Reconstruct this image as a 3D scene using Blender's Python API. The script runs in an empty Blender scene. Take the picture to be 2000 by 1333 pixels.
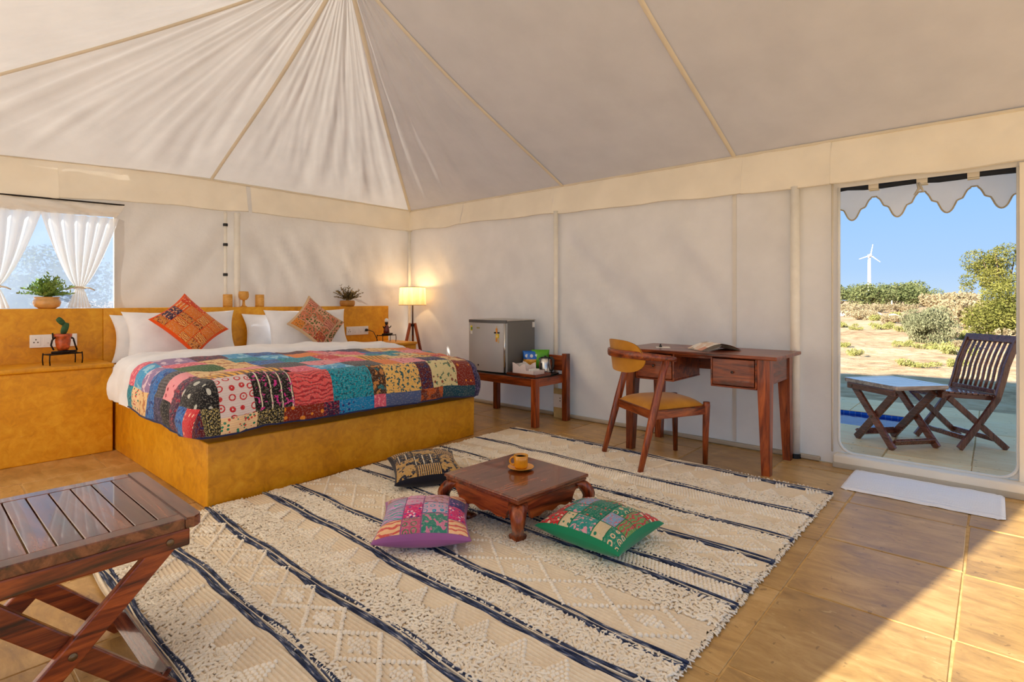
import bpy, bmesh, math, random
import numpy as np
from mathutils import Vector, Matrix, noise
from math import sin, cos, pi, radians, sqrt, atan2, hypot

sc = bpy.context.scene
COL = sc.collection
rnd = random.Random(7)

def lin(r, g, b):
    f = lambda v: (v/255/12.92 if v/255 <= .04045 else ((v/255+.055)/1.055)**2.4)
    return (f(r), f(g), f(b), 1)

# ------------------------------------------------------------------ camera, world, sun, exposure
cam = bpy.data.objects.new('camera', bpy.data.cameras.new('camera'))
COL.objects.link(cam)
cam.location = (0, 0, 1.1)
cam.rotation_euler = (radians(90), 0, radians(41.527-90))
cam.data.sensor_width = 36
cam.data.lens = 1067.11/2000*36
cam.data.shift_y = -.03925
cam.data.clip_start = .02
cam.data.clip_end = 4000
sc.camera = cam

world = bpy.data.worlds.new('sky'); sc.world = world
world.use_nodes = True
wn = world.node_tree.nodes; wl = world.node_tree.links
for n in list(wn): wn.remove(n)
wo = wn.new('ShaderNodeOutputWorld'); wb = wn.new('ShaderNodeBackground')
tc = wn.new('ShaderNodeTexCoord'); sx = wn.new('ShaderNodeSeparateXYZ')
cr = wn.new('ShaderNodeValToRGB')
cr.color_ramp.elements[0].position = 0; cr.color_ramp.elements[0].color = lin(190, 214, 240)
cr.color_ramp.elements[1].position = 1; cr.color_ramp.elements[1].color = lin(108, 163, 226)
e = cr.color_ramp.elements.new(.05); e.color = lin(170, 204, 242)
e = cr.color_ramp.elements.new(.20); e.color = lin(142, 192, 245)
e = cr.color_ramp.elements.new(.5); e.color = lin(124, 178, 236)
wl.new(tc.outputs['Generated'], sx.inputs[0]); wl.new(sx.outputs['Z'], cr.inputs[0])
wl.new(cr.outputs[0], wb.inputs['Color']); wl.new(wb.outputs[0], wo.inputs[0])
wb.inputs['Strength'].default_value = .88

SUN_EL, SUN_STRENGTH = 21.0, 13.0
sun = bpy.data.objects.new('sun', bpy.data.lights.new('sun', 'SUN'))
COL.objects.link(sun)
sd = Vector((-.975*cos(radians(SUN_EL)), .222*cos(radians(SUN_EL)), sin(radians(SUN_EL))))
sun.rotation_euler = sd.to_track_quat('Z', 'Y').to_euler()
sun.location = (-20, 5, 10)
sun.data.energy = SUN_STRENGTH
sun.data.angle = radians(.7)
sun.data.color = (1, .95, .88)

vs = sc.view_settings
vs.view_transform = 'Standard'; vs.look = 'None'; vs.gamma = 1; vs.use_curve_mapping = False
vs.exposure = 0.36
sc.cycles.max_bounces = 14; sc.cycles.diffuse_bounces = 9; sc.cycles.glossy_bounces = 4
sc.cycles.transmission_bounces = 8; sc.cycles.transparent_max_bounces = 16
sc.cycles.caustics_reflective = False; sc.cycles.caustics_refractive = False
sc.cycles.use_denoising = True
sc.cycles.sample_clamp_indirect = 6

# ------------------------------------------------------------------ materials
class NT:
    def __init__(s, name):
        s.m = bpy.data.materials.new(name); s.m.use_nodes = True
        s.t = s.m.node_tree; s.t.nodes.clear()
        s.out = s.n('ShaderNodeOutputMaterial')
    def n(s, k, **kw):
        x = s.t.nodes.new(k)
        for a, v in kw.items(): setattr(x, a, v)
        return x
    def l(s, a, b): s.t.links.new(a, b)
    def val(s, node, **kw):
        for a, v in kw.items(): node.inputs[a.replace('_', ' ')].default_value = v
        return node
    def coord(s, which='Object', scale=(1, 1, 1), rot=(0, 0, 0)):
        c = s.n('ShaderNodeTexCoord'); mp = s.n('ShaderNodeMapping')
        mp.inputs['Scale'].default_value = scale; mp.inputs['Rotation'].default_value = rot
        s.l(c.outputs[which], mp.inputs[0]); return mp.outputs[0]
    def noise(s, vec, scale, detail=4, rough=.55, dist=0):
        x = s.n('ShaderNodeTexNoise'); s.l(vec, x.inputs['Vector'])
        x.inputs['Scale'].default_value = scale; x.inputs['Detail'].default_value = detail
        x.inputs['Roughness'].default_value = rough; x.inputs['Distortion'].default_value = dist
        return x.outputs['Fac']
    def ramp(s, fac, stops, interp='LINEAR'):
        r = s.n('ShaderNodeValToRGB'); r.color_ramp.interpolation = interp
        els = r.color_ramp.elements
        while len(els) < len(stops): els.new(.5)
        for el, (p, c) in zip(els, stops): el.position = p; el.color = c
        s.l(fac, r.inputs[0]); return r.outputs[0]
    def math(s, op, a, b=None):
        x = s.n('ShaderNodeMath', operation=op)
        for i, v in enumerate((a, b)):
            if v is None: continue
            if isinstance(v, (int, float)): x.inputs[i].default_value = v
            else: s.l(v, x.inputs[i])
        return x.outputs[0]
    def mix(s, fac, a, b):
        x = s.n('ShaderNodeMix', data_type='RGBA')
        for i, v in ((0, fac), (6, a), (7, b)):
            if isinstance(v, (int, float, tuple)): x.inputs[i].default_value = v
            else: s.l(v, x.inputs[i])
        return x.outputs[2]
    def bump(s, h, strength=.3, dist=.005):
        b = s.n('ShaderNodeBump'); b.inputs['Strength'].default_value = strength
        b.inputs['Distance'].default_value = dist; s.l(h, b.inputs['Height']); return b.outputs[0]
    def pbr(s, col, rough=.6, metal=0, normal=None, spec=.5, sheen=0, coat=0):
        p = s.n('ShaderNodeBsdfPrincipled')
        for k, v in (('Base Color', col), ('Roughness', rough), ('Metallic', metal)):
            if isinstance(v, (int, float, tuple)): p.inputs[k].default_value = v
            else: s.l(v, p.inputs[k])
        p.inputs['Specular IOR Level'].default_value = spec
        p.inputs['Sheen Weight'].default_value = sheen
        p.inputs['Coat Weight'].default_value = coat
        if normal is not None: s.l(normal, p.inputs['Normal'])
        s.l(p.outputs[0], s.out.inputs[0]); return s.m

def plain(name, rgb, rough=.6, metal=0, vary=.08, scale=14, bump=0, spec=.5, coat=0, sheen=0):
    t = NT(name); v = t.coord(); c = lin(*rgb)
    d = tuple(x*(1-vary*2.2) for x in c[:3])+(1,); u = tuple(min(1, x*(1+vary)) for x in c[:3])+(1,)
    f = t.noise(v, scale)
    return t.pbr(t.ramp(f, [(.3, d), (.7, u)]), rough, metal, t.bump(f, bump) if bump else None, spec, sheen, coat)

def canvas(name, rgb, trans=.4, bump=.12):
    t = NT(name); v = t.coord()
    f = t.noise(v, 3.5, 5); g = t.noise(v, 160, 2)
    a = lin(*rgb); b = tuple(x*.93 for x in a[:3])+(1,)
    col = t.ramp(f, [(.35, b), (.65, a)])
    nb = t.bump(t.math('ADD', t.math('MULTIPLY', f, 1.0), t.math('MULTIPLY', g, .06)), bump, .02)
    d = t.n('ShaderNodeBsdfDiffuse'); tr = t.n('ShaderNodeBsdfTranslucent'); m = t.n('ShaderNodeMixShader')
    for x in (d, tr): t.l(col, x.inputs['Color']); t.l(nb, x.inputs['Normal'])
    m.inputs[0].default_value = trans
    t.l(d.outputs[0], m.inputs[1]); t.l(tr.outputs[0], m.inputs[2]); t.l(m.outputs[0], t.out.inputs[0])
    return t.m

def wood(name, dark, mid, light, axis=0, rough=.32, coat=.25, scale=1):
    t = NT(name)
    s = [9*scale]*3; s[axis] = .9*scale
    oi = t.n('ShaderNodeObjectInfo')
    v0 = t.coord('Object', tuple(s))
    add = t.n('ShaderNodeVectorMath', operation='ADD'); t.l(v0, add.inputs[0])
    mul = t.n('ShaderNodeVectorMath', operation='SCALE'); t.l(oi.outputs['Random'], mul.inputs['Scale'])
    mul.inputs[0].default_value = (13, 7, 19); t.l(mul.outputs[0], add.inputs[1])
    v = add.outputs[0]
    f = t.noise(v, 1.5, 7, .66, 1.8); g = t.noise(v, 9, 3, .6, .6)
    fac = t.math('ADD', t.math('MULTIPLY', f, .78), t.math('MULTIPLY', g, .22))
    col = t.ramp(fac, [(.36, lin(*dark)), (.47, lin(*mid)), (.62, lin(*light))])
    k = t.math('ADD', t.math('MULTIPLY', oi.outputs['Random'], .45), .78)
    hs = t.n('ShaderNodeHueSaturation'); t.l(col, hs.inputs['Color']); t.l(k, hs.inputs['Value'])
    return t.pbr(hs.outputs[0], t.math('ADD', t.math('MULTIPLY', g, .25), rough-.1), 0, t.bump(g, .08, .002), .5, 0, coat)

def fabric(name, base, motif, kind, scale=20, second=None):
    t = NT(name); v = t.coord('UV')
    b, m = lin(*base), lin(*motif); s2 = lin(*(second or motif))
    n = t.noise(v, 90, 3)
    if kind in ('dots', 'rings', 'cells'):
        vo = t.n('ShaderNodeTexVoronoi'); t.l(v, vo.inputs['Vector']); vo.inputs['Scale'].default_value = scale
        vo.inputs['Randomness'].default_value = .3 if kind == 'rings' else .55
        dd = vo.outputs['Distance']
        if kind == 'dots': fac = t.math('LESS_THAN', dd, .27)
        elif kind == 'rings':
            fac = t.math('MULTIPLY', t.math('GREATER_THAN', t.math('SINE', t.math('MULTIPLY', dd, 25)), .15), t.math('LESS_THAN', dd, .47))
        else: fac = t.math('GREATER_THAN', dd, .46)
        col = t.mix(fac, b, m)
        if kind != 'rings' and second:
            col = t.mix(t.math('GREATER_THAN', t.noise(v, scale*1.3, 2), .6), col, s2)
    elif kind in ('leopard', 'blotch'):
        f = t.noise(v, scale, 2, .5, .4)
        col = t.mix(t.math('GREATER_THAN', f, .56), b, m)
        if second: col = t.mix(t.math('GREATER_THAN', t.noise(v, scale*.8, 1), .63), col, s2)
    elif kind == 'paisley':
        w = t.n('ShaderNodeTexWave', wave_type='RINGS'); t.l(v, w.inputs['Vector'])
        w.inputs['Scale'].default_value = scale*.35; w.inputs['Distortion'].default_value = 9; w.inputs['Detail'].default_value = 1.5
        w.inputs['Detail Scale'].default_value = 1.2
        col = t.mix(t.math('GREATER_THAN', w.outputs['Fac'], .68), b, m)
    elif kind == 'stripes':
        w = t.n('ShaderNodeTexWave'); t.l(v, w.inputs['Vector']); w.inputs['Scale'].default_value = scale
        w.inputs['Distortion'].default_value = .6
        col = t.mix(t.math('GREATER_THAN', w.outputs['Fac'], .6), b, m)
    elif kind == 'floral':
        vo = t.n('ShaderNodeTexVoronoi'); t.l(v, vo.inputs['Vector']); vo.inputs['Scale'].default_value = scale
        x = t.n('ShaderNodeSeparateColor'); t.l(vo.outputs['Color'], x.inputs[0])
        col0 = t.ramp(x.outputs[0], [(0, m), (.4, s2), (.72, b)], 'CONSTANT')
        col = t.mix(t.math('GREATER_THAN', vo.outputs['Distance'], .42), col0, b)
    elif kind == 'check':
        w = t.n('ShaderNodeTexWave', bands_direction='X'); t.l(v, w.inputs['Vector']); w.inputs['Scale'].default_value = scale*.3
        w2 = t.n('ShaderNodeTexWave', bands_direction='Y'); t.l(v, w2.inputs['Vector']); w2.inputs['Scale'].default_value = scale*.2
        c1 = t.mix(t.math('GREATER_THAN', w.outputs['Fac'], .955), b, lin(225, 215, 190))
        f = t.noise(v, scale*2.2, 2, .5, .8)
        col = t.mix(t.math('GREATER_THAN', f, .60), c1, m)
        if second: col = t.mix(t.math('LESS_THAN', f, .36), col, s2)
    else:
        col = t.mix(t.math('MULTIPLY', n, .5), b, m)
    col = t.mix(t.math('MULTIPLY', t.math('GREATER_THAN', n, .56), .16), col, (0.75, .7, .6, 1))
    w = t.n('ShaderNodeTexWave', bands_direction='Y'); t.l(v, w.inputs['Vector']); w.inputs['Scale'].default_value = 26
    w.inputs['Distortion'].default_value = 2.5; w.inputs['Detail'].default_value = 2
    return t.pbr(col, .85, 0, t.bump(t.math('ADD', w.outputs['Fac'], n), .35, .004), .2, .2)

# ------------------------------------------------------------------ objects
def put(name, V, F, mat, parent=None, smooth=False, world=False, uv=None, label=None, cat=None, group=None, kind=None):
    """links vertices and faces as ONE mesh object; with world=True the points are world points and are brought into the root's frame"""
    root = parent
    while root is not None and root.parent is not None: root = root.parent
    if world and root is not None:
        inv = root_matrix(root).inverted()
        V = [inv @ Vector(p) for p in V]
    me = bpy.data.meshes.new(name)
    me.from_pydata([tuple(p) for p in V], [], [tuple(f) for f in F])
    if smooth is True: me.polygons.foreach_set('use_smooth', [True]*len(me.polygons))
    if uv is not None:
        ul = me.uv_layers.new(name='UV')
        idx = np.empty(len(me.loops), dtype=np.int32); me.loops.foreach_get('vertex_index', idx)
        ul.data.foreach_set('uv', np.array(uv, dtype=np.float32)[idx].ravel())
    for m in (mat if isinstance(mat, (list, tuple)) else [mat]): me.materials.append(m)
    o = bpy.data.objects.new(name, me); COL.objects.link(o); o.parent = parent
    tag(o, label, cat, group, kind)
    return o

def putnp(name, V, F, mat, parent=None, smooth=True, kind=None, label=None):
    """fast path for big numpy meshes, F an (n,k) index array"""
    me = bpy.data.meshes.new(name); n, k = F.shape
    me.vertices.add(len(V)); me.vertices.foreach_set('co', np.asarray(V, np.float32).ravel())
    me.loops.add(n*k); me.loops.foreach_set('vertex_index', F.astype(np.int32).ravel())
    me.polygons.add(n); me.polygons.foreach_set('loop_start', np.arange(0, n*k, k, dtype=np.int32))
    me.polygons.foreach_set('loop_total', np.full(n, k, np.int32))
    me.polygons.foreach_set('use_smooth', np.full(n, bool(smooth)))
    me.update(calc_edges=True); me.materials.append(mat)
    o = bpy.data.objects.new(name, me); COL.objects.link(o); o.parent = parent
    tag(o, label, None, None, kind)
    return o

def tag(o, label=None, cat=None, group=None, kind=None):
    if label: o['label'] = label
    if cat: o['category'] = cat
    if group: o['group'] = group
    if kind: o['kind'] = kind
    return o

def thing(name, loc, rz=0, label=None, cat=None, group=None, kind=None):
    o = bpy.data.objects.new(name, None); COL.objects.link(o)
    o.location = loc; o.rotation_euler = (0, 0, rz); o.empty_display_size = .1
    return tag(o, label, cat, group, kind)

def root_matrix(o):
    return Matrix.Translation(o.location) @ o.rotation_euler.to_matrix().to_4x4() @ Matrix.Diagonal((*o.scale, 1))

def dup(root, loc, rz=0, scale=None, **tags):
    r = root.copy(); COL.objects.link(r); r.location = loc; r.rotation_euler = (0, 0, rz)
    if scale is not None: r.scale = scale
    tag(r, **tags)
    for ch in root.children:
        c = ch.copy(); COL.objects.link(c); c.parent = r
        for g in ch.children:
            d = g.copy(); COL.objects.link(d); d.parent = c
    return r

def box(x0, x1, y0, y1, z0, z1, bev=0, seg=2):
    bm = bmesh.new(); bmesh.ops.create_cube(bm, size=1)
    for v in bm.verts:
        v.co = ((x0+x1)/2+v.co.x*(x1-x0), (y0+y1)/2+v.co.y*(y1-y0), (z0+z1)/2+v.co.z*(z1-z0))
    return bevelled(bm, bev, seg)

def bevelled(bm, bev, seg=2):
    if bev: bmesh.ops.bevel(bm, geom=list(bm.edges), offset=bev, segments=seg, affect='EDGES', profile=.5)
    bm.verts.index_update()
    r = [v.co.copy() for v in bm.verts], [[v.index for v in f.verts] for f in bm.faces]
    bm.free(); return r

def hexa(p8, bev=0, seg=2):
    """a block from 4 bottom and 4 top corners"""
    bm = bmesh.new(); vs_ = [bm.verts.new(p) for p in p8]
    for f in ((3, 2, 1, 0), (4, 5, 6, 7), (0, 1, 5, 4), (1, 2, 6, 5), (2, 3, 7, 6), (3, 0, 4, 7)):
        bm.faces.new([vs_[i] for i in f])
    return bevelled(bm, bev, seg)

def bar(a, b, w, h, up=(0, 0, 1), bev=.003, seg=1, w2=None, h2=None):
    """a straight bar from a to b, w wide across and h along 'up'; w2/h2 give its taper"""
    a, b, up = Vector(a), Vector(b), Vector(up)
    d = (b-a).normalized(); s = d.cross(up)
    if s.length < 1e-4: s = d.cross(Vector((1, 0, 0)))
    s.normalize(); u = s.cross(d)
    w2 = w if w2 is None else w2; h2 = h if h2 is None else h2
    c = lambda p, ww, hh: [p-s*ww/2-u*hh/2, p+s*ww/2-u*hh/2, p+s*ww/2+u*hh/2, p-s*ww/2+u*hh/2]
    A, B = c(a, w, h), c(b, w2, h2)
    return hexa(A+B, bev, seg)

def join(*parts):
    V, F = [], []
    for v, f in parts:
        k = len(V); V += [Vector(p) for p in v]; F += [[i+k for i in q] for q in f]
    return V, F

def tube(pts, r, n=8, closed=False, cap=True):
    pts = [Vector(p) for p in pts]; N = len(pts)
    rs = r if isinstance(r, (list, tuple)) else [r]*N
    V, F = [], []; prev = None
    for i, p in enumerate(pts):
        a = pts[i-1] if (i > 0 or closed) else p
        b = pts[(i+1) % N] if (i < N-1 or closed) else p
        d = (b-a).normalized()
        if prev is None:
            prev = d.orthogonal().normalized()
        u = (prev-d*prev.dot(d))
        u = u.normalized() if u.length > 1e-5 else d.orthogonal().normalized()
        prev = u; w = d.cross(u)
        for k in range(n):
            t = 2*pi*k/n
            V.append(p+(u*cos(t)+w*sin(t))*rs[i])
    M = N if closed else N-1
    for i in range(M):
        for k in range(n):
            a, b = i*n+k, i*n+(k+1) % n; c, d_ = ((i+1) % N)*n+(k+1) % n, ((i+1) % N)*n+k
            F.append((a, b, c, d_))
    if cap and not closed:
        F.append(tuple(range(n-1, -1, -1))); F.append(tuple(range((N-1)*n, N*n)))
    return V, F

def lathe(prof, n=24, at=(0, 0, 0)):
    V, F = [], []
    for r, z in prof:
        for k in range(n):
            t = 2*pi*k/n; V.append(Vector((at[0]+r*cos(t), at[1]+r*sin(t), at[2]+z)))
    for i in range(len(prof)-1):
        for k in range(n):
            F.append((i*n+k, i*n+(k+1) % n, (i+1)*n+(k+1) % n, (i+1)*n+k))
    if prof[0][0] > 1e-5: F.append(tuple(range(n-1, -1, -1)))
    if prof[-1][0] > 1e-5: F.append(tuple(range((len(prof)-1)*n, len(prof)*n)))
    return V, F

def grid(fn, nu, nv, u0=0, u1=1, v0=0, v1=1):
    V, F, UV = [], [], []
    for j in range(nv+1):
        v = v0+(v1-v0)*j/nv
        for i in range(nu+1):
            u = u0+(u1-u0)*i/nu
            V.append(Vector(fn(u, v))); UV.append((u, v))
    for j in range(nv):
        for i in range(nu):
            a = j*(nu+1)+i; F.append((a, a+1, a+nu+2, a+nu+1))
    return V, F, UV

def prism(poly, t, origin, ex, ey):
    """outline poly (2D) in the plane of ex, ey, with thickness t along ex x ey"""
    ex, ey, o = Vector(ex), Vector(ey), Vector(origin); n = ex.cross(ey).normalized()
    A = [o+ex*x+ey*y for x, y in poly]; B = [p+n*t for p in A]; k = len(A)
    F = [tuple(range(k-1, -1, -1)), tuple(range(k, 2*k))]
    F += [(i, (i+1) % k, k+(i+1) % k, k+i) for i in range(k)]
    return A+B, F

def fbm(x, y, z=0): return noise.fractal((x, y, z), 1.0, 2.1, 3)

# shared materials
M = {}
M['canvas'] = canvas('canvas_roof', (222, 216, 206), .15)
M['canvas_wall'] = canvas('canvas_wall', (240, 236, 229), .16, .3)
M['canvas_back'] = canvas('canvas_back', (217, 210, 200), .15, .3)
M['valance'] = canvas('canvas_valance', (253, 245, 228), .14)
M['hem'] = canvas('canvas_hem', (205, 196, 178), .2)
M['seam'] = canvas('canvas_seam', (232, 222, 202), .1)
M['white_canvas'] = canvas('canvas_white', (248, 246, 240), .35)
M['wood'] = wood('sheesham_x', (44, 14, 5), (116, 46, 14), (168, 82, 32), 0)
M['wood_y'] = wood('sheesham_y', (44, 14, 5), (116, 46, 14), (168, 82, 32), 1)
M['wood_z'] = wood('sheesham_z', (46, 15, 5), (120, 48, 15), (172, 85, 34), 2)
M['teak_x'] = wood('dark_teak_x', (84, 42, 30), (112, 60, 42), (138, 82, 60), 0, .24, .4)
M['teak_z'] = wood('dark_teak_z', (88, 44, 30), (116, 62, 43), (142, 85, 62), 2, .24, .4)
M['iron'] = plain('wrought_iron', (34, 24, 20), .45, .6)
M['black'] = plain('black_plastic', (18, 18, 20), .4)
M['steel'] = plain('brushed_steel', (205, 203, 198), .22, 1, .04)
M['white_plastic'] = plain('white_plastic', (240, 240, 240), .3, 0, .01)
M['grey_plastic'] = plain('grey_plastic', (150, 150, 150), .4)
M['brass'] = plain('bolt_brass', (120, 100, 78), .35, .9)
M['pole'] = plain('cream_pole', (244, 239, 227), .4, 0, .03)
# ------------------------------------------------------------------ floor: stone slabs over a grout bed
t = NT('grout'); f = t.noise(t.coord(), 20); 
t.pbr(t.ramp(f, [(.3, lin(190, 150, 90)), (.7, lin(220, 186, 126))]), .9); M['grout'] = t.m
def stone(name, cols, rough):
    t = NT(name); oi = t.n('ShaderNodeObjectInfo')
    add = t.n('ShaderNodeVectorMath', operation='ADD')
    mul = t.n('ShaderNodeVectorMath', operation='SCALE'); mul.inputs[0].default_value = (31, 17, 5)
    t.l(oi.outputs['Random'], mul.inputs['Scale']); t.l(t.coord('Object'), add.inputs[0]); t.l(mul.outputs[0], add.inputs[1])
    st = t.n('ShaderNodeMapping'); st.inputs['Scale'].default_value = (3.4, 1.1, 1); t.l(add.outputs[0], st.inputs[0])
    a = t.noise(st.outputs[0], 4.2, 9, .72, .7); b = t.noise(add.outputs[0], 2.2, 5, .6, .5); g = t.noise(add.outputs[0], 45, 3)
    col = t.ramp(t.math('ADD', t.math('MULTIPLY', a, .6), t.math('MULTIPLY', b, .4)), [(.33, lin(*cols[0])), (.5, lin(*cols[1])), (.66, lin(*cols[2]))])
    fl = t.math('GREATER_THAN', t.noise(st.outputs[0], 9, 3, .6, 1.2), .70)
    col = t.mix(t.math('MULTIPLY', fl, .35), col, lin(232, 204, 150))
    pit = t.math('GREATER_THAN', t.noise(add.outputs[0], 26, 3, .5, .4), .69)
    col = t.mix(t.math('MULTIPLY', pit, .45), col, lin(96, 72, 44))
    hs = t.n('ShaderNodeHueSaturation'); t.l(col, hs.inputs['Color'])
    t.l(t.math('ADD', t.math('MULTIPLY', oi.outputs['Random'], .22), .9), hs.inputs['Value'])
    r = t.math('ADD', t.math('MULTIPLY', a, .35), rough-.17)
    t.pbr(hs.outputs[0], r, 0, t.bump(t.math('ADD', a, t.math('MULTIPLY', g, .25)), .22, .006), .45)
    return t.m
M['stone'] = stone('yellow_stone', ((140, 108, 62), (186, 147, 88), (214, 179, 120)), .34)
M['patio_stone'] = stone('pale_patio_stone', ((232, 184, 122), (249, 204, 142), (254, 220, 166)), .6)

XW, YW, XL, YF = 4.22, 5.42, -.46, -2.1          # door wall, headboard wall, left wall, front wall
V, F = box(XL-.1, XW+.05, YF-.1, YW+.1, -.08, -.004)
floor = put('floor', V, F, M['grout'], kind='structure')
def slab(x0, x1, y0, y1, mat, parent, name='stone_tile', g=.0042):
    j = lambda: rnd.uniform(-.0035, .0035)
    z = rnd.uniform(-.0006, .0008)
    c = [(x0+g+j(), y0+g+j()), (x1-g+j(), y0+g+j()), (x1-g+j(), y1-g+j()), (x0+g+j(), y1-g+j())]
    V, F = hexa([(x, y, -.03) for x, y in c]+[(x, y, z) for x, y in c], .002, 1)
    put(name, V, F, mat, parent)
cols_y = [(-1.0, -.45, .31), (-.45, .1, .0), (.1, .607, .27), (.607, 1.1, -.05), (1.1, 1.66, .1), (1.66, 2.16, -.1), (2.16, 2.72, .2), (2.72, 3.27, 0), (3.27, 3.8, .25), (3.8, 4.38, .05), (4.38, 4.95, -.15)]
for y0, y1, off in cols_y:
    x = .46+off-.0
    xs = [x+.6*k+(.015 if k % 2 else -.01) for k in range(-2, 9)]
    if (y0, y1) == (.1, .607): xs = [-.14, .46, 1.07, 1.665, 2.275, 2.868, 3.445, 4.0, 4.24]
    for a, b in zip(xs, xs[1:]):
        a, b = max(a, XL+.02), min(b, XW-.012)
        if b-a > .06: slab(a, b, y0, y1, M['stone'], floor)

# patio outside, pool, sand
t = NT('sand'); v = t.coord()
a = t.noise(v, .35, 6, .6); b = t.noise(v, 3.2, 6, .65); c = t.noise(v, 30, 3)
col = t.ramp(t.math('ADD', t.math('MULTIPLY', a, .45), t.math('MULTIPLY', b, .55)), [(.36, lin(150, 116, 82)), (.5, lin(200, 164, 122)), (.64, lin(220, 190, 152))])
t.pbr(col, .95, 0, t.bump(t.math('ADD', b, t.math('MULTIPLY', c, .2)), .9, .06), .1); M['sand'] = t.m
def sand_z(x, y):
    k = min(1, max(0, (x-7.3)/1.2))
    if x < 7.25: return -.05
    return -.05+k*(.05+.05*fbm(x*.8, y*.8)+.03*fbm(x*2.4, y*2.4, 4)+.16*fbm(x*.09, y*.09, 8)+min(.6, max(0, x-60)*.006))
V, F = [], []
xs = [7.2]+[7.3+.16*k for k in range(60)]+[17+.5*k for k in range(46)]+[40+4*k for k in range(20)]+[120+60*k for k in range(4)]+[400, 800, 1600]
ys0 = [-600, -200, -60, -25, -12, -8]+[-6+.2*k for k in range(75)]+[9+1.5*k for k in range(16)]+[34+10*k for k in range(6)]+[100, 200, 400, 900]
for x in xs:
    for y in ys0: V.append((x, y, sand_z(x, y)))
n = len(ys0)
F = [(i*n+j, (i+1)*n+j, (i+1)*n+j+1, i*n+j+1) for i in range(len(xs)-1) for j in range(n-1)]
for ya, yb in ((-600, -2.5), (5, 900)):
    k = len(V); V += [(4.0, ya, -.05), (7.2, ya, -.05), (7.2, yb, -.05), (4.0, yb, -.05)]; F.append((k, k+1, k+2, k+3))
put('desert_ground', V, F, M['sand'], smooth=True, kind='structure', label='pale dry sandy desert ground beyond the patio')
gr = plain('outer_ground', (206, 184, 154), .95)
V, F = [(-600, -600, -.09), (4.0, -600, -.09), (4.0, 900, -.09), (-600, 900, -.09)], [(0, 1, 2, 3)]
put('ground', V, F, gr, kind='structure')

PX0, PX1, PYR = 5.63, 6.36, .60
V, F = join(box(4.24, PX0, -2.5, 5, -.12, -.006), box(PX1, 7.2, -2.5, 5, -.12, -.006), box(PX0, PX1, -2.5, PYR, -.12, -.006))
patio = put('patio', V, F, M['grout'], kind='structure')
for y0, y1, cut in [(-2.4, -1.9, 0), (-1.9, -1.4, 0), (-1.4, -.9, 0), (-.9, -.4, 0), (-.4, .12, 0), (.12, .6, 0), (.6, 1.1, 1), (1.1, 1.6, 1), (1.6, 2.1, 1), (2.1, 2.6, 1), (2.6, 3.1, 1), (3.1, 3.6, 1)]:
    xs = [4.26, 4.86, 5.63] if cut else [4.26, 4.75, 5.38, 5.98, 6.62, 7.2]
    for a_, b_ in zip(xs, xs[1:]): slab(a_, b_, y0, y1, M['patio_stone'], patio)
    if cut:
        slab(6.36, 6.8, y0, y1, M['patio_stone'], patio); slab(6.8, 7.2, y0, y1, M['patio_stone'], patio)
t = NT('pool_tile'); br = t.n('ShaderNodeTexBrick'); t.l(t.coord('Object', (1, 1, 1)), br.inputs[0])
br.offset = 0; br.inputs['Scale'].default_value = 1; br.inputs['Brick Width'].default_value = .05; br.inputs['Row Height'].default_value = .05
br.inputs['Mortar Size'].default_value = .003
br.inputs['Color1'].default_value = lin(28, 96, 190); br.inputs['Color2'].default_value = lin(44, 120, 214); br.inputs['Mortar'].default_value = lin(120, 160, 210)
t.pbr(br.outputs[0], .25); M['pool'] = t.m
V = [(PX0, PYR, 0), (PX1, PYR, 0), (PX1, 5, 0), (PX0, 5, 0)]
V = [(PX0+.004, PYR+.004, 0), (PX1-.004, PYR+.004, 0), (PX1-.004, 5, 0), (PX0+.004, 5, 0)]
V = [(x, y, -.005) for x, y, _ in V]+[(x, y, -.45) for x, y, _ in V]
pool = thing('plunge_pool', (6, 2.8, -.5), 0, 'blue tiled plunge pool sunk in the patio behind the folding table', 'pool')
put('pool_lining', V, [(4, 5, 6, 7), (0, 1, 5, 4), (1, 2, 6, 5), (2, 3, 7, 6), (3, 0, 4, 7)], M['pool'], pool, world=True)
t = NT('pool_water'); g = t.n('ShaderNodeBsdfGlossy'); tr = t.n('ShaderNodeBsdfTransparent'); mx = t.n('ShaderNodeMixShader'); fr = t.n('ShaderNodeFresnel')
tr.inputs[0].default_value = lin(170, 215, 250); g.inputs['Roughness'].default_value = .04; fr.inputs[0].default_value = 1.33
nb = t.bump(t.noise(t.coord(), 9, 3), .15, .02); t.l(nb, g.inputs['Normal']); t.l(nb, fr.inputs['Normal'])
t.l(fr.outputs[0], mx.inputs[0]); t.l(tr.outputs[0], mx.inputs[1]); t.l(g.outputs[0], mx.inputs[2]); t.l(mx.outputs[0], t.out.inputs[0])
put('water', [(PX0, PYR, -.03), (PX1, PYR, -.03), (PX1, 5, -.03), (PX0, 5, -.03)], [(0, 1, 2, 3)], t.m, pool, world=True)

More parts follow.
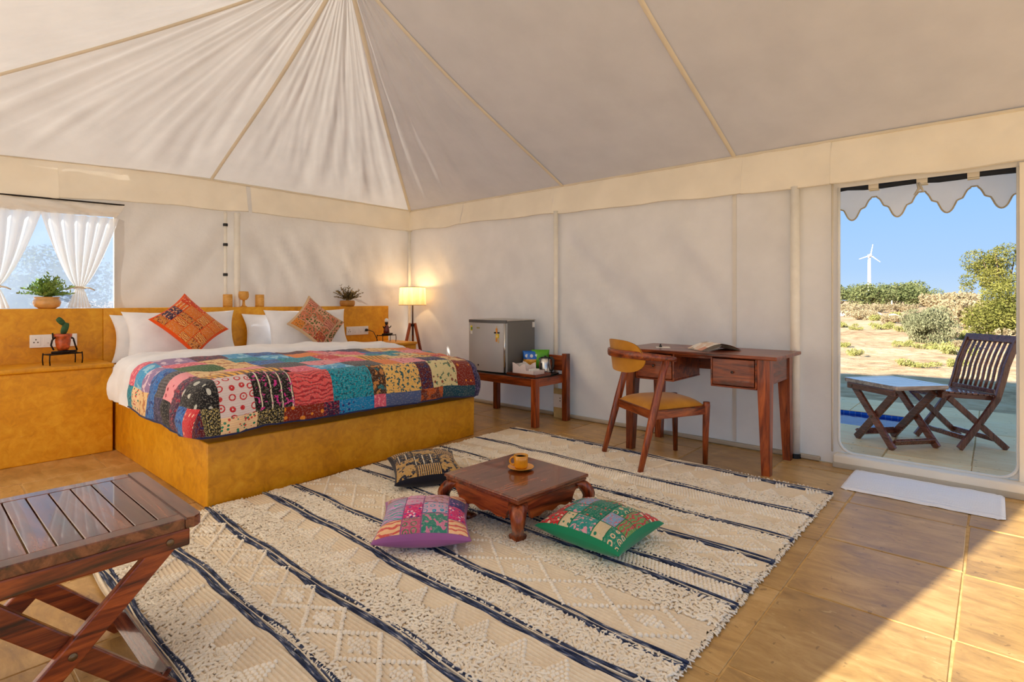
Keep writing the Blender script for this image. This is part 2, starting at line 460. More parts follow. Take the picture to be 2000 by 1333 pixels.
# ------------------------------------------------------------------ tent roof
ZE = 2.19
A1 = Vector((1.88, 3.06, 3.22)); A2 = Vector((1.88, -.62, 3.22))
CR = Vector((XW, YW, ZE+.015)); CLb = Vector((XL, YW, 2.10)); FR = Vector((XW, YF, ZE)); FLn = Vector((XL, YF, ZE))
ceiling = thing('ceiling', (1.88, 1.5, ZE), 0, kind='structure')
def sag(t): return -.05*sin(pi*t)+.012*sin(2*pi*t)
def panel(p0, p1, q0, q1, nu, nv, amp, freq, seed, fan=0.):
    """canvas between eave p0-p1 and ridge q0-q1, sagging, with folds that run up the slope"""
    p0, p1, q0, q1 = map(Vector, (p0, p1, q0, q1))
    L = (p1-p0).length
    def fn(u, t):
        p = p0.lerp(p1, u).lerp(q0.lerp(q1, u), t)
        env = min(1, u*9, (1-u)*9)*min(1, t*5)*(1-.6*t if fan > -2 and q0 == q1 else 1)
        s = u*L*freq
        d = noise.noise((s*1.0+fan*t, t*.9, seed))*.55+noise.noise((s*2.6+fan*2*t, t*1.6, seed+3))*.3
        d += (noise.noise((s*5+t*4, t*6, seed+9))*.10)+noise.noise((s*.9-t*5, t*3+s, seed+21))*.10
        return p+Vector((0, 0, sag(t)+amp*env*d))
    V, F, UV = grid(fn, nu, nv)
    put('canvas_panel', V, F, M['canvas'], ceiling, True, True)
mb = Vector((1.93, YW, ZE+.03)); md = Vector((XW, 3.08, ZE)); m2 = Vector((XW, 1.48, ZE)); m3 = Vector((XW, -.6, ZE))
panel(CLb, mb, A1, A1, 90, 60, .060, 3.0, 1, 1.6)
panel(mb, CR, A1, A1, 90, 60, .062, 3.0, 5, -.6)
panel(CR, md, A1, A1, 90, 60, .055, 3.2, 11, .4)
def ridge(y): return Vector((1.88, y, 3.22))
panel(md, m2, A1, ridge(1.48), 50, 50, .016, 3.0, 17, 3.5)
panel(m2, m3, ridge(1.48), ridge(-.6), 60, 50, .020, 3.0, 23, 2.5)
panel(m3, FR, ridge(-.6), A2, 30, 20, .02, 2, 29)
panel((XL, 3.06, ZE), CLb, A1, A1, 60, 50, .05, 3, 31, .5)
panel((XL, 1.48, ZE), (XL, 3.06, ZE), ridge(1.48), A1, 40, 40, .03, 3, 37, .5)
panel(FLn, (XL, 1.48, ZE), A2, ridge(1.48), 50, 30, .03, 2, 41)
panel(FR, FLn, A2, A2, 40, 30, .03, 2, 43)
def seam(p, q, w=.028, n=26, jig=.0):
    p, q = Vector(p), Vector(q); d = (q-p).normalized(); s = d.cross(Vector((0, 0, 1))).normalized()
    V, F = [], []
    for i in range(n+1):
        t = i/n; c = p.lerp(q, t)+Vector((0, 0, sag(t)-.008))
        for k, dz in ((-1, 0), (-.5, -.006), (.5, -.006), (1, 0)): V.append(c+s*w*k/2+Vector((0, 0, dz)))
    for i in range(n):
        for k in range(3): F.append((i*4+k, i*4+k+1, i*4+k+5, i*4+k+4))
    put('seam_tape', V, F, M['seam'], ceiling, True, True)
seam(CR, A1, .032); seam(mb, A1, .03); seam(md, A1, .034); seam(m2, ridge(1.48), .034); seam(CLb, A1, .034); seam(m3, ridge(-.6)); seam((XL, 3.06, ZE), A1); seam((XL, 1.48, ZE), ridge(1.48))
V, F = tube([A1+Vector((0, 0, .03)), A2+Vector((0, 0, .03))], .03, 8)
put('ridge_pole', V, F, M['pole'], ceiling, True, True)

# ------------------------------------------------------------------ tent walls
def wall_piece(a, b, z0, z1, amp, seed, shear=1.0):
    a, b = Vector((*a, 0)), Vector((*b, 0)); L = (b-a).length; nrm = (b-a).cross(Vector((0, 0, 1))).normalized()
    nu = max(2, int(L/.035)); nv = max(2, int((z1-z0)/.06))
    def fn(u, v):
        z = z0+(z1-z0)*v; s = u*L
        env = min(1, u*L*8, (1-u)*L*8)*min(1, max(0, (WT-.28-z)*4) if z1 > 2 else 1)*min(1, .25+z*2)
        d = noise.noise((s*2.2+z*shear*2.0, z*.8, seed))*.55+noise.noise((s*5+z*shear*4.5, z*1.6, seed+5))*.34+noise.noise((s*10+z*shear*7, z*4, seed+8))*.13
        return a.lerp(b, u)+Vector((0, 0, z))+nrm*(amp*env*d)
    return grid(fn, nu, nv)[:2]
WT = ZE+.02
DY0, DY1, DZ0, DZ1 = -.095, .79, .085, 1.86       # door opening
parts = [wall_piece((XW, YW), (XW, 3.14), .0, WT, .06, 2, .8), wall_piece((XW, 3.14), (XW, 1.482), .0, WT, .085, 4, 1.0), wall_piece((XW, 1.482), (XW, 1.06), .0, WT, .05, 44, 1.0),
         wall_piece((XW, 1.06), (XW, DY1), .0, WT, .02, 6, .3), wall_piece((XW, DY0), (XW, YF), .0, WT, .01, 8),
         wall_piece((XW, DY1), (XW, DY0), DZ1, WT, .006, 10)]
wr_ = put('wall_right', *join(*parts), M['canvas_wall'], smooth=True, kind='structure')
put('wall_seam', *box(XW-.008, XW-.003, 1.468, 1.496, .04, WT, 0), M['canvas_wall'], wr_)
WX0, WX1, WZ0, WZ1 = .10, 1.19, .98, 1.79          # window
parts = [wall_piece((XL, YW), (WX0, YW), 0, 2.11, .01, 12), wall_piece((WX1, YW), (2.07, YW), 0, WT, .035, 14, -.8),
         wall_piece((2.07, YW), (XW, YW), 0, WT+.02, .07, 16, .7), wall_piece((WX0, YW), (WX1, YW), 0, WZ0, .003, 18), wall_piece((WX0, YW), (WX1, YW), WZ1, 2.15, .003, 20)]
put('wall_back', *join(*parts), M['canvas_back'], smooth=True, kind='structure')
OY0, OY1 = YF, .89                               # side and front, out of view, opened wide to let in more daylight and low sun
LW0, LW1 = 2.5, 4.4                                # unseen gap added for a sunlit curtain that lights the left floor
parts = [wall_piece((XL, OY0), (XL, OY1), 1.9, WT, .004, 24), wall_piece((XL, OY1), (XL, LW0), 0, WT, .01, 26), wall_piece((XL, LW1), (XL, YW), 0, WT, .01, 27), wall_piece((XL, LW0), (XL, LW1), 1.86, WT, .004, 28)]
put('wall_left', *join(*parts), M['canvas_wall'], smooth=True, kind='structure')
parts = [wall_piece((XL, YF), (XW, YF), 2.02, WT, .006, 36)]
put('wall_front', *join(*parts), M['canvas_wall'], smooth=True, kind='structure')

# door frame: binding round the opening with rounded lower corners, curb below
rc = .09
def door_path(off=0):
    y0, y1, z0, z1 = DY0+off, DY1-off, DZ0+off, DZ1
    P = [(y1, z1)]+[(y1, z0+rc+(z1-z0-rc)*k/6) for k in range(5, -1, -1)]
    P += [(y1-rc+rc*cos(a), z0+rc-rc*sin(a)) for a in [pi/2*k/8 for k in range(1, 9)]]
    P += [(y0+rc-rc*sin(a), z0+rc-rc*cos(a)) for a in [pi/2*k/8 for k in range(0, 9)]]
    P += [(y0, z0+rc+(z1-z0-rc)*k/6) for k in range(1, 7)]
    return P
door = thing('door_1', (XW, .35, 0), 0, kind='structure')
put('door_binding', *tube([(XW-.012, y, z) for y, z in door_path()], .009, 6), M['white_canvas'], door, True, True)
# canvas fillets in the rounded corners
for sgn, yc in ((1, DY1), (-1, DY0)):
    poly = [(yc, DZ0)]+[(yc-sgn*(rc-rc*cos(a)), DZ0+rc-rc*sin(a)) for a in [pi/2*k/8 for k in range(0, 9)]]
    V = [(XW-.004, y, z) for y, z in poly]+[(XW+.004, y, z) for y, z in poly]; k = len(poly)
    put('corner_gusset', V, [tuple(range(k)), tuple(range(2*k-1, k-1, -1))], M['canvas_wall'], door, False, True)
put('door_curb', *box(XW-.10, XW+.03, DY0-.06, DY1+.02, 0, DZ0-.004, .012, 3), M['valance'], door, True, True)
put('curb_hem', *box(XW-.108, XW-.098, DY0-.06, DY1+.02, 0, .035, .003, 1), M['hem'], door, False, True)
V, F = box(XW-.16, XW-.02, YF+.3, DY0-.062, 0, .075, .012, 3)
put('door_curb', V, F, M['valance'], door, True, True)
jl = [(XW-.03, DY1+.035, z) for z in (DZ1+.04, 1.2, .6, DZ0)]
put('door_flap_edge', *tube(jl, .006, 6), M['seam'], door, True, True)
put('door_side_flap', *box(XW-.03, XW-.022, DY0-.5, DY0-.004, .08, DZ1+.02, .002, 1), M['valance'], door, False, True)

# valances along the eaves, in sewn lengths
def valance(trim, pts, zt, zb, seed, inward):
    """one sewn length of valance between two eave points, its hem slightly wavy"""
    (x0, y0), (x1, y1) = pts; a, b = Vector((x0, y0, 0)), Vector((x1, y1, 0)); L = (b-a).length
    inw = Vector((*inward, 0)); nu = max(4, int(L/.03)); nv = 10
    def fn(u, v):
        z = zt(u)+(zb(u)-zt(u))*v
        e_ = min(u, 1-u)*L
        d = .014+.036*v+.016*v*noise.noise((u*L*4, 0, seed))+.010*noise.noise((u*L*8+v*1.5, v*3, seed+4))+.014*v*math.exp(-e_*9)
        return a.lerp(b, u)+inw*d+Vector((0, 0, z+.022*v*noise.noise((u*L*2.2, 5, seed))))
    V, F, UV = grid(fn, nu, nv)
    put('valance_length', V, F, M['valance'], trim, True, True)
    hem = [fn(i/nu, 1)+inw*.001 for i in range(nu+1)]
    put('hem_cord', *tube(hem, .0035, 5), M['seam'], trim, True, True)
tr1 = thing('trim_1', (XW, 2.6, ZE), 0, kind='structure')
ze = lambda y: ZE+.012*max(0, (y-1)/4.4)-.03*max(0, (1-y)/1.1)*.6
for k, (ya, yb) in enumerate([(5.405, 4.45), (4.45, 3.18), (3.18, 1.42), (1.42, .835), (.835, -1.2), (-1.2, YF)]):
    valance(tr1, ((XW, ya), (XW, yb)), lambda u, ya=ya, yb=yb: ze(ya+(yb-ya)*u)+.004, lambda u, ya=ya, yb=yb: 1.885+.068*min(1, max(0, (ya+(yb-ya)*u-1.0)/3.0)), 50+k, (-1, 0))
put('eave_tape', *bar((XW-.012, YW, ZE+.012), (XW-.012, YF, ZE-.018), .022, .020, bev=.004), M['seam'], tr1, False, True)
tr2 = thing('trim_2', (1.9, YW, ZE), 0, kind='structure')
for k, (xa, xb) in enumerate([(XL, .83), (.83, 2.24), (2.28, 4.195)]):
    valance(tr2, ((xa, YW), (xb, YW)), lambda u, xa=xa, xb=xb: float(np.interp(xa+(xb-xa)*u, [XL, 1.45, 4.2], [2.105, 2.213, 2.212])), lambda u, xa=xa, xb=xb: float(np.interp(xa+(xb-xa)*u, [-.5, .5, 1.4, 2.2, 4.2], [1.85, 1.866, 1.93, 1.953, 1.952])), 70+k, (0, -1))
put('eave_tape', *join(bar((XL, YW-.012, 2.105), (1.46, YW-.012, 2.215), .022, .020, bev=.004), bar((1.45, YW-.012, 2.215), (XW, YW-.012, 2.212), .022, .020, bev=.004)), M['seam'], tr2, False, True)
tr3 = thing('trim_3', (XL, 1, ZE), 0, kind='structure')
valance(tr3, ((XL, YF), (XL, YW)), lambda u: ZE, lambda u: 1.93, 80, (1, 0))

# dark hem line where the walls meet the floor
put('baseboard_right', *join(bar((XW-.02, YW-.06, .018), (XW-.02, .9, .018), .035, .03, bev=.006), ), M['hem'], kind='structure')
put('baseboard_back', *bar((3.9, YW-.025, .018), (XW-.04, YW-.025, .018), .03, .03, bev=.006), M['hem'], kind='structure')

# poles
def pole(x, y, z1, r, label, mat='pole'):
    p = thing('tent_pole', (x, y, 0), 0, label, 'pole')
    put('pole_shaft', *tube([(0, 0, .025), (0, 0, z1)], r, 12), M[mat], p, True)
    put('pole_foot', *lathe([(r*1.25, 0), (r*1.25, .03), (r*.9, .032)], 12), M['black'], p)
    return p
pole(XW-.032, 1.055, 1.90, .031, 'cream tent pole against the wall between the desk and the doorway')
pole(XW-.05, 3.135, 1.955, .022, 'cream tent pole on the wall behind the tea tray beside the fridge')
pole(XW-.045, YW-.045, 1.985, .020, 'cream tent pole in the far corner behind the floor lamp')
p = pole(2.145, YW-.045, 1.93, .028, 'thick cream tent pole rising behind the headboard near the turned cups')
cp = thing('conduit_pipe', (2.045, YW-.035, 0), 0, 'thin white pipe with black clips beside the thick pole behind the bed', 'pipe')
put('pipe_tube', *tube([(0, 0, 0), (0, 0, 1.93)], .014, 10), M['pole'], cp, True)
for z in (1.81, 1.625, 1.345): put('clip', *lathe([(.019, -.013), (.021, -.008), (.021, .008), (.019, .013)], 12, (0, 0, z)), M['black'], cp)
# ------------------------------------------------------------------ masonry: headboard, bedside ledges, bed platform
t = NT('ochre_plaster'); v = t.coord()
a = t.noise(v, 2.2, 5, .6); b = t.noise(v, 16, 5, .65, .8); c = t.noise(v, 55, 3, .6)
col = t.ramp(t.math('ADD', t.math('MULTIPLY', a, .5), t.math('MULTIPLY', b, .5)), [(.34, lin(190, 124, 8)), (.5, lin(220, 152, 14)), (.66, lin(236, 176, 40))])
col = t.mix(t.math('MULTIPLY', t.math('GREATER_THAN', t.noise(v, 26, 4, .7, 1.5), .69), .4), col, lin(236, 196, 110))
t.pbr(col, t.math('ADD', t.math('MULTIPLY', b, .3), .28), 0, t.bump(t.math('ADD', b, t.math('MULTIPLY', c, .4)), .16, .006), .5); M['plaster'] = t.m
HY = 5.28
hb = thing('headboard_wall', (2, 5.3, 0), 0, 'long low ochre plaster headboard wall behind the bed', 'headboard')
for x0, x1 in ((XL+.03, 1.0895), (1.0905, 3.80)):
    put('plaster_block', *box(x0, x1, HY, YW-.03, 0, 1.042, .006, 3), M['plaster'], hb, True, True)
LZ = .645
for nm, x0, x1, lb in (('l', XL+.03, 1.06, 'wide ochre plaster bedside ledge at the left of the bed under the window'), ('r', 3.22, 3.86, 'small ochre plaster bedside ledge at the right of the bed by the lamp')):
    bl = thing('bedside_ledge', ((x0+x1)/2, 5.05, 0), 0, lb, 'ledge')
    put('ledge_block', *box(x0, x1, 4.845, HY-.004, 0, LZ-.03, .008, 2), M['plaster'], bl, False, True)
    put('ledge_slab', *box(x0, x1+.004, 4.828, HY-.004, LZ-.03, LZ, .009, 3), M['plaster'], bl, True, True)
bp = thing('bed_platform', (2.1, 4.1, 0), 0, 'ochre plaster bed platform under the patchwork quilt', 'bed')
B0 = [(1.088, 3.10, 0), (3.145, 3.20, 0), (3.18, HY-.01, 0), (1.075, HY-.01, 0)]
B1 = [(1.088, 3.10, .348), (3.15, 3.20, .312), (3.18, HY-.01, .34), (1.075, HY-.01, .38)]
put('platform_block', *hexa(B0+B1, .008, 3), M['plaster'], bp, True, True)

# mattress
t = NT('white_cotton'); v = t.coord(); f = t.noise(v, 7, 4); g = t.noise(v, 240, 2)
t.pbr(t.ramp(f, [(.3, lin(234, 236, 240)), (.7, lin(248, 249, 252))]), .8, 0, t.bump(t.math('ADD', f, t.math('MULTIPLY', g, .05)), .3, .02), .2, .3); M['cotton'] = t.m
V, F = hexa([(1.12, 3.22, .36), (3.12, 3.32, .345), (3.13, 5.24, .35), (1.07, 5.24, .385), (1.12, 3.22, .58), (3.12, 3.32, .52), (3.13, 5.24, .59), (1.07, 5.24, .60)], .05, 4)
put('mattress', V, F, M['cotton'], None, True, label='white mattress on the ochre plaster bed platform', cat='mattress')

# the draped cloth over the bed: a flat top that falls over three edges with a rounded corner
def drape(off, R=.11):
    X0, X1, Yf = 1.015-off+R, 3.17+off-R, lambda x: 3.03+.05*(x-1)-off+R
    def fn(u, v):
        """u: metres across from the left flat edge, v: metres from the front flat edge towards the head"""
        du = max(0, -u, u-(X1-X0)); dv = max(0, -v)
        x = min(max(X0+u, X0), X1); y = Yf(x)+max(v, 0)*(1+(.15-.27*min(1, max(0, u/(X1-X0))))/.92)
        k = (y-3.1)/1.0
        zt = .672+off-.055*(x-1.05)/2.1*max(0, 1-.6*max(0, k))+.018*min(1, max(0, k))
        zt += .016*noise.noise((x*3, y*3, 1))+.010*noise.noise((x*7, y*5, 4))+.02*sin(min(1, max(0, (x-1)/2.1))*pi)
        if du == 0 and dv == 0: return (x, y, zt)
        r = max(du, dv); th = atan2(dv, du); sg = -1 if u < 0 else 1
        q = R*pi/2
        wob = .018*noise.noise((x*5+y*5, r*6, 9))+.012*noise.noise(((x+u)*11, y*11, 3))
        if r < q: h = R*sin(r/R); dz = R*(1-cos(r/R))
        else: h = R+.02*sin(min(1, (r-q)/.22)*pi)+wob; dz = R+(r-q)
        return (x+sg*h*cos(th), y-h*sin(th), zt-dz)
    return fn, X1-X0
dfn, DW = drape(-.012)
duvet = thing('duvet', (2.1, 4.4, .6), 0, 'white duvet folded back below the pillows and hanging over the left bedside', 'duvet')
def duv(u, v):
    if u < 0 and v < .80: u *= .62
    elif u < 0 and v < .92: u *= .62+.38*(v-.80)/.12
    p = Vector(dfn(u, v))
    yy = v-.92
    if yy > 0:
        k = min(1, yy/.05)*min(1, max(0, (.37-yy))/.07)
        k = sqrt(max(0, k)); edge = 1 if 0 <= u <= DW else .6
        p.z += .052*k*edge
        if u < 0: p.x -= .03*k
        if u > DW: p.x += .02*k
        p.z += .006*noise.noise((u*8, v*20, 2))
    return p
V, F, UV = grid(lambda u, v: duv(u, v), 70, 60, -.35, DW+.3, .3, 1.31)
put('duvet_cover', V, F, M['cotton'], duvet, True, True)

# patchwork quilt
P = {}
P['spiral'] = fabric('patch_red_rings', (222, 206, 204), (196, 42, 48), 'rings', 18)
P['black_pink'] = fabric('patch_black_pink', (24, 20, 20), (206, 46, 140), 'check', 17, (70, 70, 46))
P['coral'] = fabric('patch_coral', (232, 92, 92), (170, 46, 56), 'paisley', 34)
P['teal'] = fabric('patch_teal', (14, 150, 172), (8, 92, 112), 'leopard', 62)
P['brown_mix'] = fabric('patch_brown_mix', (74, 44, 24), (196, 130, 60), 'blotch', 26, (24, 110, 120))
P['leopard'] = fabric('patch_yellow_spots', (240, 192, 104), (22, 86, 96), 'leopard', 48)
P['maroon'] = fabric('patch_maroon', (92, 20, 32), (40, 40, 90), 'leopard', 46)
P['cream'] = fabric('patch_cream', (226, 212, 156), (140, 70, 40), 'dots', 22, (90, 120, 90))
P['rust_dots'] = fabric('patch_rust_dots', (132, 34, 14), (238, 146, 40), 'dots', 18)
P['peach'] = fabric('patch_peach_flowers', (242, 206, 160), (30, 130, 100), 'floral', 60, (206, 74, 60))
P['black_gold'] = fabric('patch_black_gold', (26, 24, 18), (196, 178, 110), 'leopard', 110)
P['purple'] = fabric('patch_purple', (62, 22, 62), (150, 30, 60), 'leopard', 50)
P['blue_dots'] = fabric('patch_blue_dots', (10, 132, 190), (24, 44, 120), 'dots', 30)
P['pink'] = fabric('patch_pink', (226, 92, 120), (250, 150, 160), 'leopard', 50)
P['denim'] = fabric('patch_denim', (86, 104, 148), (40, 60, 110), 'plain')
P['orange'] = fabric('patch_orange', (230, 116, 40), (250, 170, 80), 'plain')
P['burnt'] = fabric('patch_burnt_orange', (186, 84, 20), (110, 40, 14), 'blotch', 14)
P['deep_teal'] = fabric('patch_deep_teal', (14, 74, 92), (8, 40, 60), 'plain')
P['black'] = fabric('patch_black', (22, 22, 26), (190, 190, 180), 'dots', 13)
P['green'] = fabric('patch_green', (58, 110, 40), (36, 76, 30), 'stripes', 20)
P['navy'] = fabric('patch_navy', (34, 32, 78), (90, 80, 130), 'leopard', 44)
P['yellow'] = fabric('patch_yellow', (242, 178, 48), (120, 70, 20), 'stripes', 9)
P['sky'] = fabric('patch_sky_blue', (60, 160, 214), (150, 210, 236), 'leopard', 18)
P['lilac'] = fabric('patch_lilac', (150, 120, 170), (226, 200, 220), 'leopard', 18)
P['charcoal'] = fabric('patch_charcoal', (58, 56, 62), (96, 92, 100), 'stripes', 18)
P['sand'] = fabric('patch_sand', (236, 200, 140), (190, 120, 70), 'leopard', 24)
P['red'] = fabric('patch_red', (206, 50, 60), (246, 200, 170), 'dots', 30)
P['rose'] = fabric('patch_rose', (236, 150, 160), (170, 40, 70), 'dots', 26)
P['blue'] = fabric('patch_blue', (36, 108, 184), (20, 60, 130), 'leopard', 22)
P['gold_border'] = fabric('quilt_binding', (40, 46, 90), (20, 24, 60), 'plain')
qfn, QW = drape(.004)
QX0 = 1.015-.004+.11
quilt = thing('patchwork_quilt', (2.1, 3.7, .6), 0, 'multicoloured patchwork quilt spread over the foot of the bed', 'quilt')
def patch(u0, u1, v0, v1, key):
    nu = max(3, int((u1-u0)/.03)); nv = max(3, int((v1-v0)/.03))
    def fn(u, v):
        p = Vector(qfn(u, v))
        a_ = min((u-u0)/.02, (u1-u)/.02, (v-v0)/.02, (v1-v)/.02, 1); a_ = max(0, a_)
        lift = .005*sqrt(a_)+.003*noise.noise((u*30, v*18, 2))*a_+.0025*sin(v*170+3*sin(u*9))*a_
        n = Vector((0, -1, 0)) if v < -.12 else Vector((0, 0, 1))
        if u < -.12: n = Vector((-1, 0, 0))
        elif u > QW+.12: n = Vector((1, 0, 0))
        return p+n*lift
    V, F, UV = grid(fn, nu, nv, u0, u1, v0, v1)
    put('patch', V, F, P[key], quilt, True, True, UV)
HEM = -.345
fx = [1.10, 1.30, 1.53, 1.79, 2.085, 2.20, 2.50, 2.62, 2.88, 3.06]
fk = ['spiral', 'black_pink', 'coral', 'teal', 'brown_mix', 'leopard', 'maroon', 'cream', 'rust_dots']
ux = [x-QX0 for x in fx]; ux[0] = 0.0; ux[-1] = QW
for a_, b_, k in zip(ux, ux[1:], fk): patch(a_, b_, -.255, -.03 if k not in ('spiral', 'black_pink') else .02, k)
lx = [1.121, 1.31, 1.47, 1.72, 1.83, 2.09, 2.19, 2.49, 2.72, 3.064]
lk = ['peach', 'black_gold', 'rust_dots', 'purple', 'blue_dots', 'pink', 'denim', 'burnt', 'deep_teal']
ul = [x-QX0 for x in lx]; ul[0] = 0; ul[-1] = QW
for a_, b_, k in zip(ul, ul[1:], lk): patch(a_, b_, HEM, -.255, k)
rows = [(-.03, .16, ['yellow', 'yellow', 'pink', 'sky', 'charcoal', 'orange', 'rose', 'navy', 'sand']),
        (.16, .34, ['sand', 'rose', 'charcoal', 'rose', 'pink', 'yellow', 'sand', 'leopard', 'red']),
        (.34, .53, ['green', 'sand', 'blue', 'teal', 'red', 'sand', 'teal', 'cream', 'orange']),
        (.53, .72, ['pink', 'sand', 'teal', 'sky', 'orange', 'rose', 'pink', 'blue', 'teal', 'rose']),
        (.72, .92, ['lilac', 'purple', 'sky', 'blue', 'maroon', 'pink', 'navy', 'charcoal', 'sand', 'orange'])]
for j, (v0, v1, ks) in enumerate(rows):
    cuts = [0.0]; n = len(ks)
    for i in range(1, n): cuts.append(QW*i/n+rnd.uniform(-.05, .05))
    cuts.append(QW)
    for a_, b_, k in zip(cuts, cuts[1:], ks):
        patch(a_, b_, v0 if j else (-.03 if a_ > .42 else .02), v1, k)
sk = ['black', 'purple', 'rose', 'charcoal', 'blue', 'lilac', 'sky', 'pink', 'blue']
cv = [-.0, .10, .20, .32, .44, .56, .70, .82, .92]
for (a_, b_), k in zip(zip(cv, cv[1:]), ['black', 'purple', 'rose', 'charcoal', 'blue', 'lilac', 'sky', 'pink']):
    patch(-.2, 0, a_, b_, k)
    patch(HEM, -.2, a_, b_, {'black': 'blue', 'purple': 'purple', 'rose': 'black', 'charcoal': 'navy', 'blue': 'blue', 'lilac': 'sand', 'sky': 'peach', 'pink': 'teal'}[k])
patch(-.2, 0, -.2, 0, 'black'); patch(HEM, -.2, -.2, 0, 'red'); patch(-.2, 0, HEM, -.2, 'black_gold'); patch(HEM, -.2, HEM, -.2, 'maroon')
for (a_, b_), k in zip(zip([-.0, .2, .42, .66, .92], [.2, .42, .66, .92]), ['rust_dots', 'orange', 'teal', 'pink']): patch(QW, QW-HEM-.02, a_, b_, k)
patch(QW, QW-HEM-.02, HEM, 0, 'navy')
hem = [qfn(HEM, .92-.04*k) for k in range(23)]+[qfn(HEM+.04*k, HEM) for k in range(0, 9)]+[qfn(QW*k/50, HEM) for k in range(51)]+[qfn(QW-HEM-.02, HEM+.05*k) for k in range(1, 26)]
put('quilt_binding', *tube(hem, .006, 6), P['gold_border'], quilt, True, True)

# ------------------------------------------------------------------ pillows and cushions
def pillow_fn(w, h, th, pinch=.09, pw=.46, flop=0):
    def fn(u, v, side):
        x = w/2*u*(1-pinch*(1-v*v)*abs(u)**2)
        y = h/2*v*(1-pinch*(1-u*u)*abs(v)**2)
        z = th/2*(max(0, 1-u*u)*max(0, 1-v*v))**pw
        z *= 1+.08*noise.noise((u*2.3, v*2.3, w*9+side))
        return Vector((x, y, side*z+flop*(u*u+v*v)))
    return fn
def cushion_body(fn, n=22):
    V, F = [], []
    def s(t): return sin(t*pi/2)
    for side in (1, -1):
        k = len(V)
        for j in range(n+1):
            for i in range(n+1): V.append(fn(s(-1+2*i/n), s(-1+2*j/n), side))
        for j in range(n):
            for i in range(n):
                a = k+j*(n+1)+i; q = (a, a+1, a+n+2, a+n+1); F.append(q if side > 0 else q[::-1])
    return V, F
def frame(o, ex, ey):
    ex = Vector(ex).normalized(); ey = Vector(ey); ey = (ey-ex*ey.dot(ex)).normalized(); ez = ex.cross(ey)
    return Matrix(((ex.x, ey.x, ez.x, o[0]), (ex.y, ey.y, ez.y, o[1]), (ex.z, ey.z, ez.z, o[2]), (0, 0, 0, 1)))
def pillow(name, o, ex, ey, w, h, th, mat, label, cat='pillow', group=None, pinch=.07, wrinkle=.0):
    mt = frame(o, ex, ey); fn = pillow_fn(w, h, th, pinch)
    V, F = cushion_body(fn)
    V = [mt @ (p+Vector((0, 0, wrinkle*noise.noise((p.x*9, p.y*9, p.z*4+w))))) for p in V]
    return put(name, [p-Vector(o) for p in V], F, mat, None, True, label=label, cat=cat, group=group), mt, fn
def loc(o, p): o.location = p; return o
ln = radians(14)
for o, yaw, tilt, w, h, lb in (((1.52, 5.205, .80), 0, 9, .80, .385, 'white pillow at the back left of the bed, mostly hidden'),
                      ((1.585, 5.035, .815), .0, 17, .84, .42, 'white pillow propped behind the orange cushion'),
                      ((2.53, 5.205, .795), 0, 9, .80, .375, 'white pillow at the back right of the bed, mostly hidden'),
                      ((2.69, 5.035, .815), .0, 17, .84, .42, 'white pillow propped behind the green and pink patterned cushion')):
    a = radians(tilt)
    p, mt, fn = pillow('bed_pillow', o, (cos(yaw), sin(yaw), 0), (0, sin(a), cos(a)), w, h, .16, M['cotton'], lb, pinch=.10, wrinkle=.014)
    loc(p, o)

def patch_cushion(name, o, ex, ey, w, h, th, base, cells, label, n, margin=.86, pinch=.11, piping=None, wr=.004):
    mt = frame(o, ex, ey); fn = pillow_fn(w, h, th, pinch)
    root = thing(name, o, 0, label, 'cushion')
    V, F = cushion_body(fn, 20)
    put('cushion_cover', [mt @ p for p in V], F, base, root, True, True)
    nx, ny = n; r2 = random.Random(len(label))
    xs = [-margin+2*margin*i/nx for i in range(nx+1)]
    for i in range(1, nx): xs[i] += r2.uniform(-.05, .05)
    k = 0
    for c in range(nx):
        ys = [-margin+2*margin*j/ny for j in range(ny+1)]
        for j in range(1, ny): ys[j] += r2.uniform(-.10, .10)
        for r in range(ny):
            u0, u1, v0, v1 = xs[c], xs[c+1], ys[r], ys[r+1]; g = .012
            def f2(u, v):
                q = max(0, min(1, (u-u0-g)/.03+.0, (u1-g-u)/.03, (v-v0-g)/.03, (v1-g-v)/.03))
                return mt @ (fn(u, v, 1)+Vector((0, 0, .0012+.0035*sqrt(q))))
            V, F, UV = grid(f2, 6, 6, u0+g, u1-g, v0+g, v1-g)
            UV = [(a_*w/2, b_*h/2) for a_, b_ in UV]
            key = cells[k % len(cells)]; k += 1
            put('patch', V, F, key, root, True, True, UV)
    if piping:
        loop = []
        m_ = 20
        sn = lambda t: sin(t*pi/2)
        for i in range(m_): loop.append(mt @ fn(sn(-1+2*i/m_), -1, 1))
        for i in range(m_): loop.append(mt @ fn(1, sn(-1+2*i/m_), 1))
        for i in range(m_): loop.append(mt @ fn(sn(1-2*i/m_), 1, 1))
        for i in range(m_): loop.append(mt @ fn(-1, sn(1-2*i/m_), 1))
        put('piping', *tube(loop, .006, 5, True), piping, root, True, True)
    return root
f_ = fabric
OR = [f_('orange_a', (222, 96, 24), (236, 170, 70), 'check', 31), f_('orange_b', (232, 150, 60), (196, 60, 20), 'stripes', 46), f_('orange_c', (226, 76, 24), (240, 150, 60), 'plain'),
      f_('orange_d', (206, 130, 60), (120, 50, 30), 'leopard', 62), f_('orange_e', (230, 160, 80), (170, 70, 30), 'paisley', 62), f_('orange_f', (60, 40, 70), (220, 150, 110), 'leopard', 62), f_('orange_g', (212, 60, 30), (250, 190, 110), 'floral', 78, (230, 120, 40))]
base = f_('orange_cover', (232, 84, 14), (214, 66, 10), 'plain')
o = (1.557, 4.80, .912)
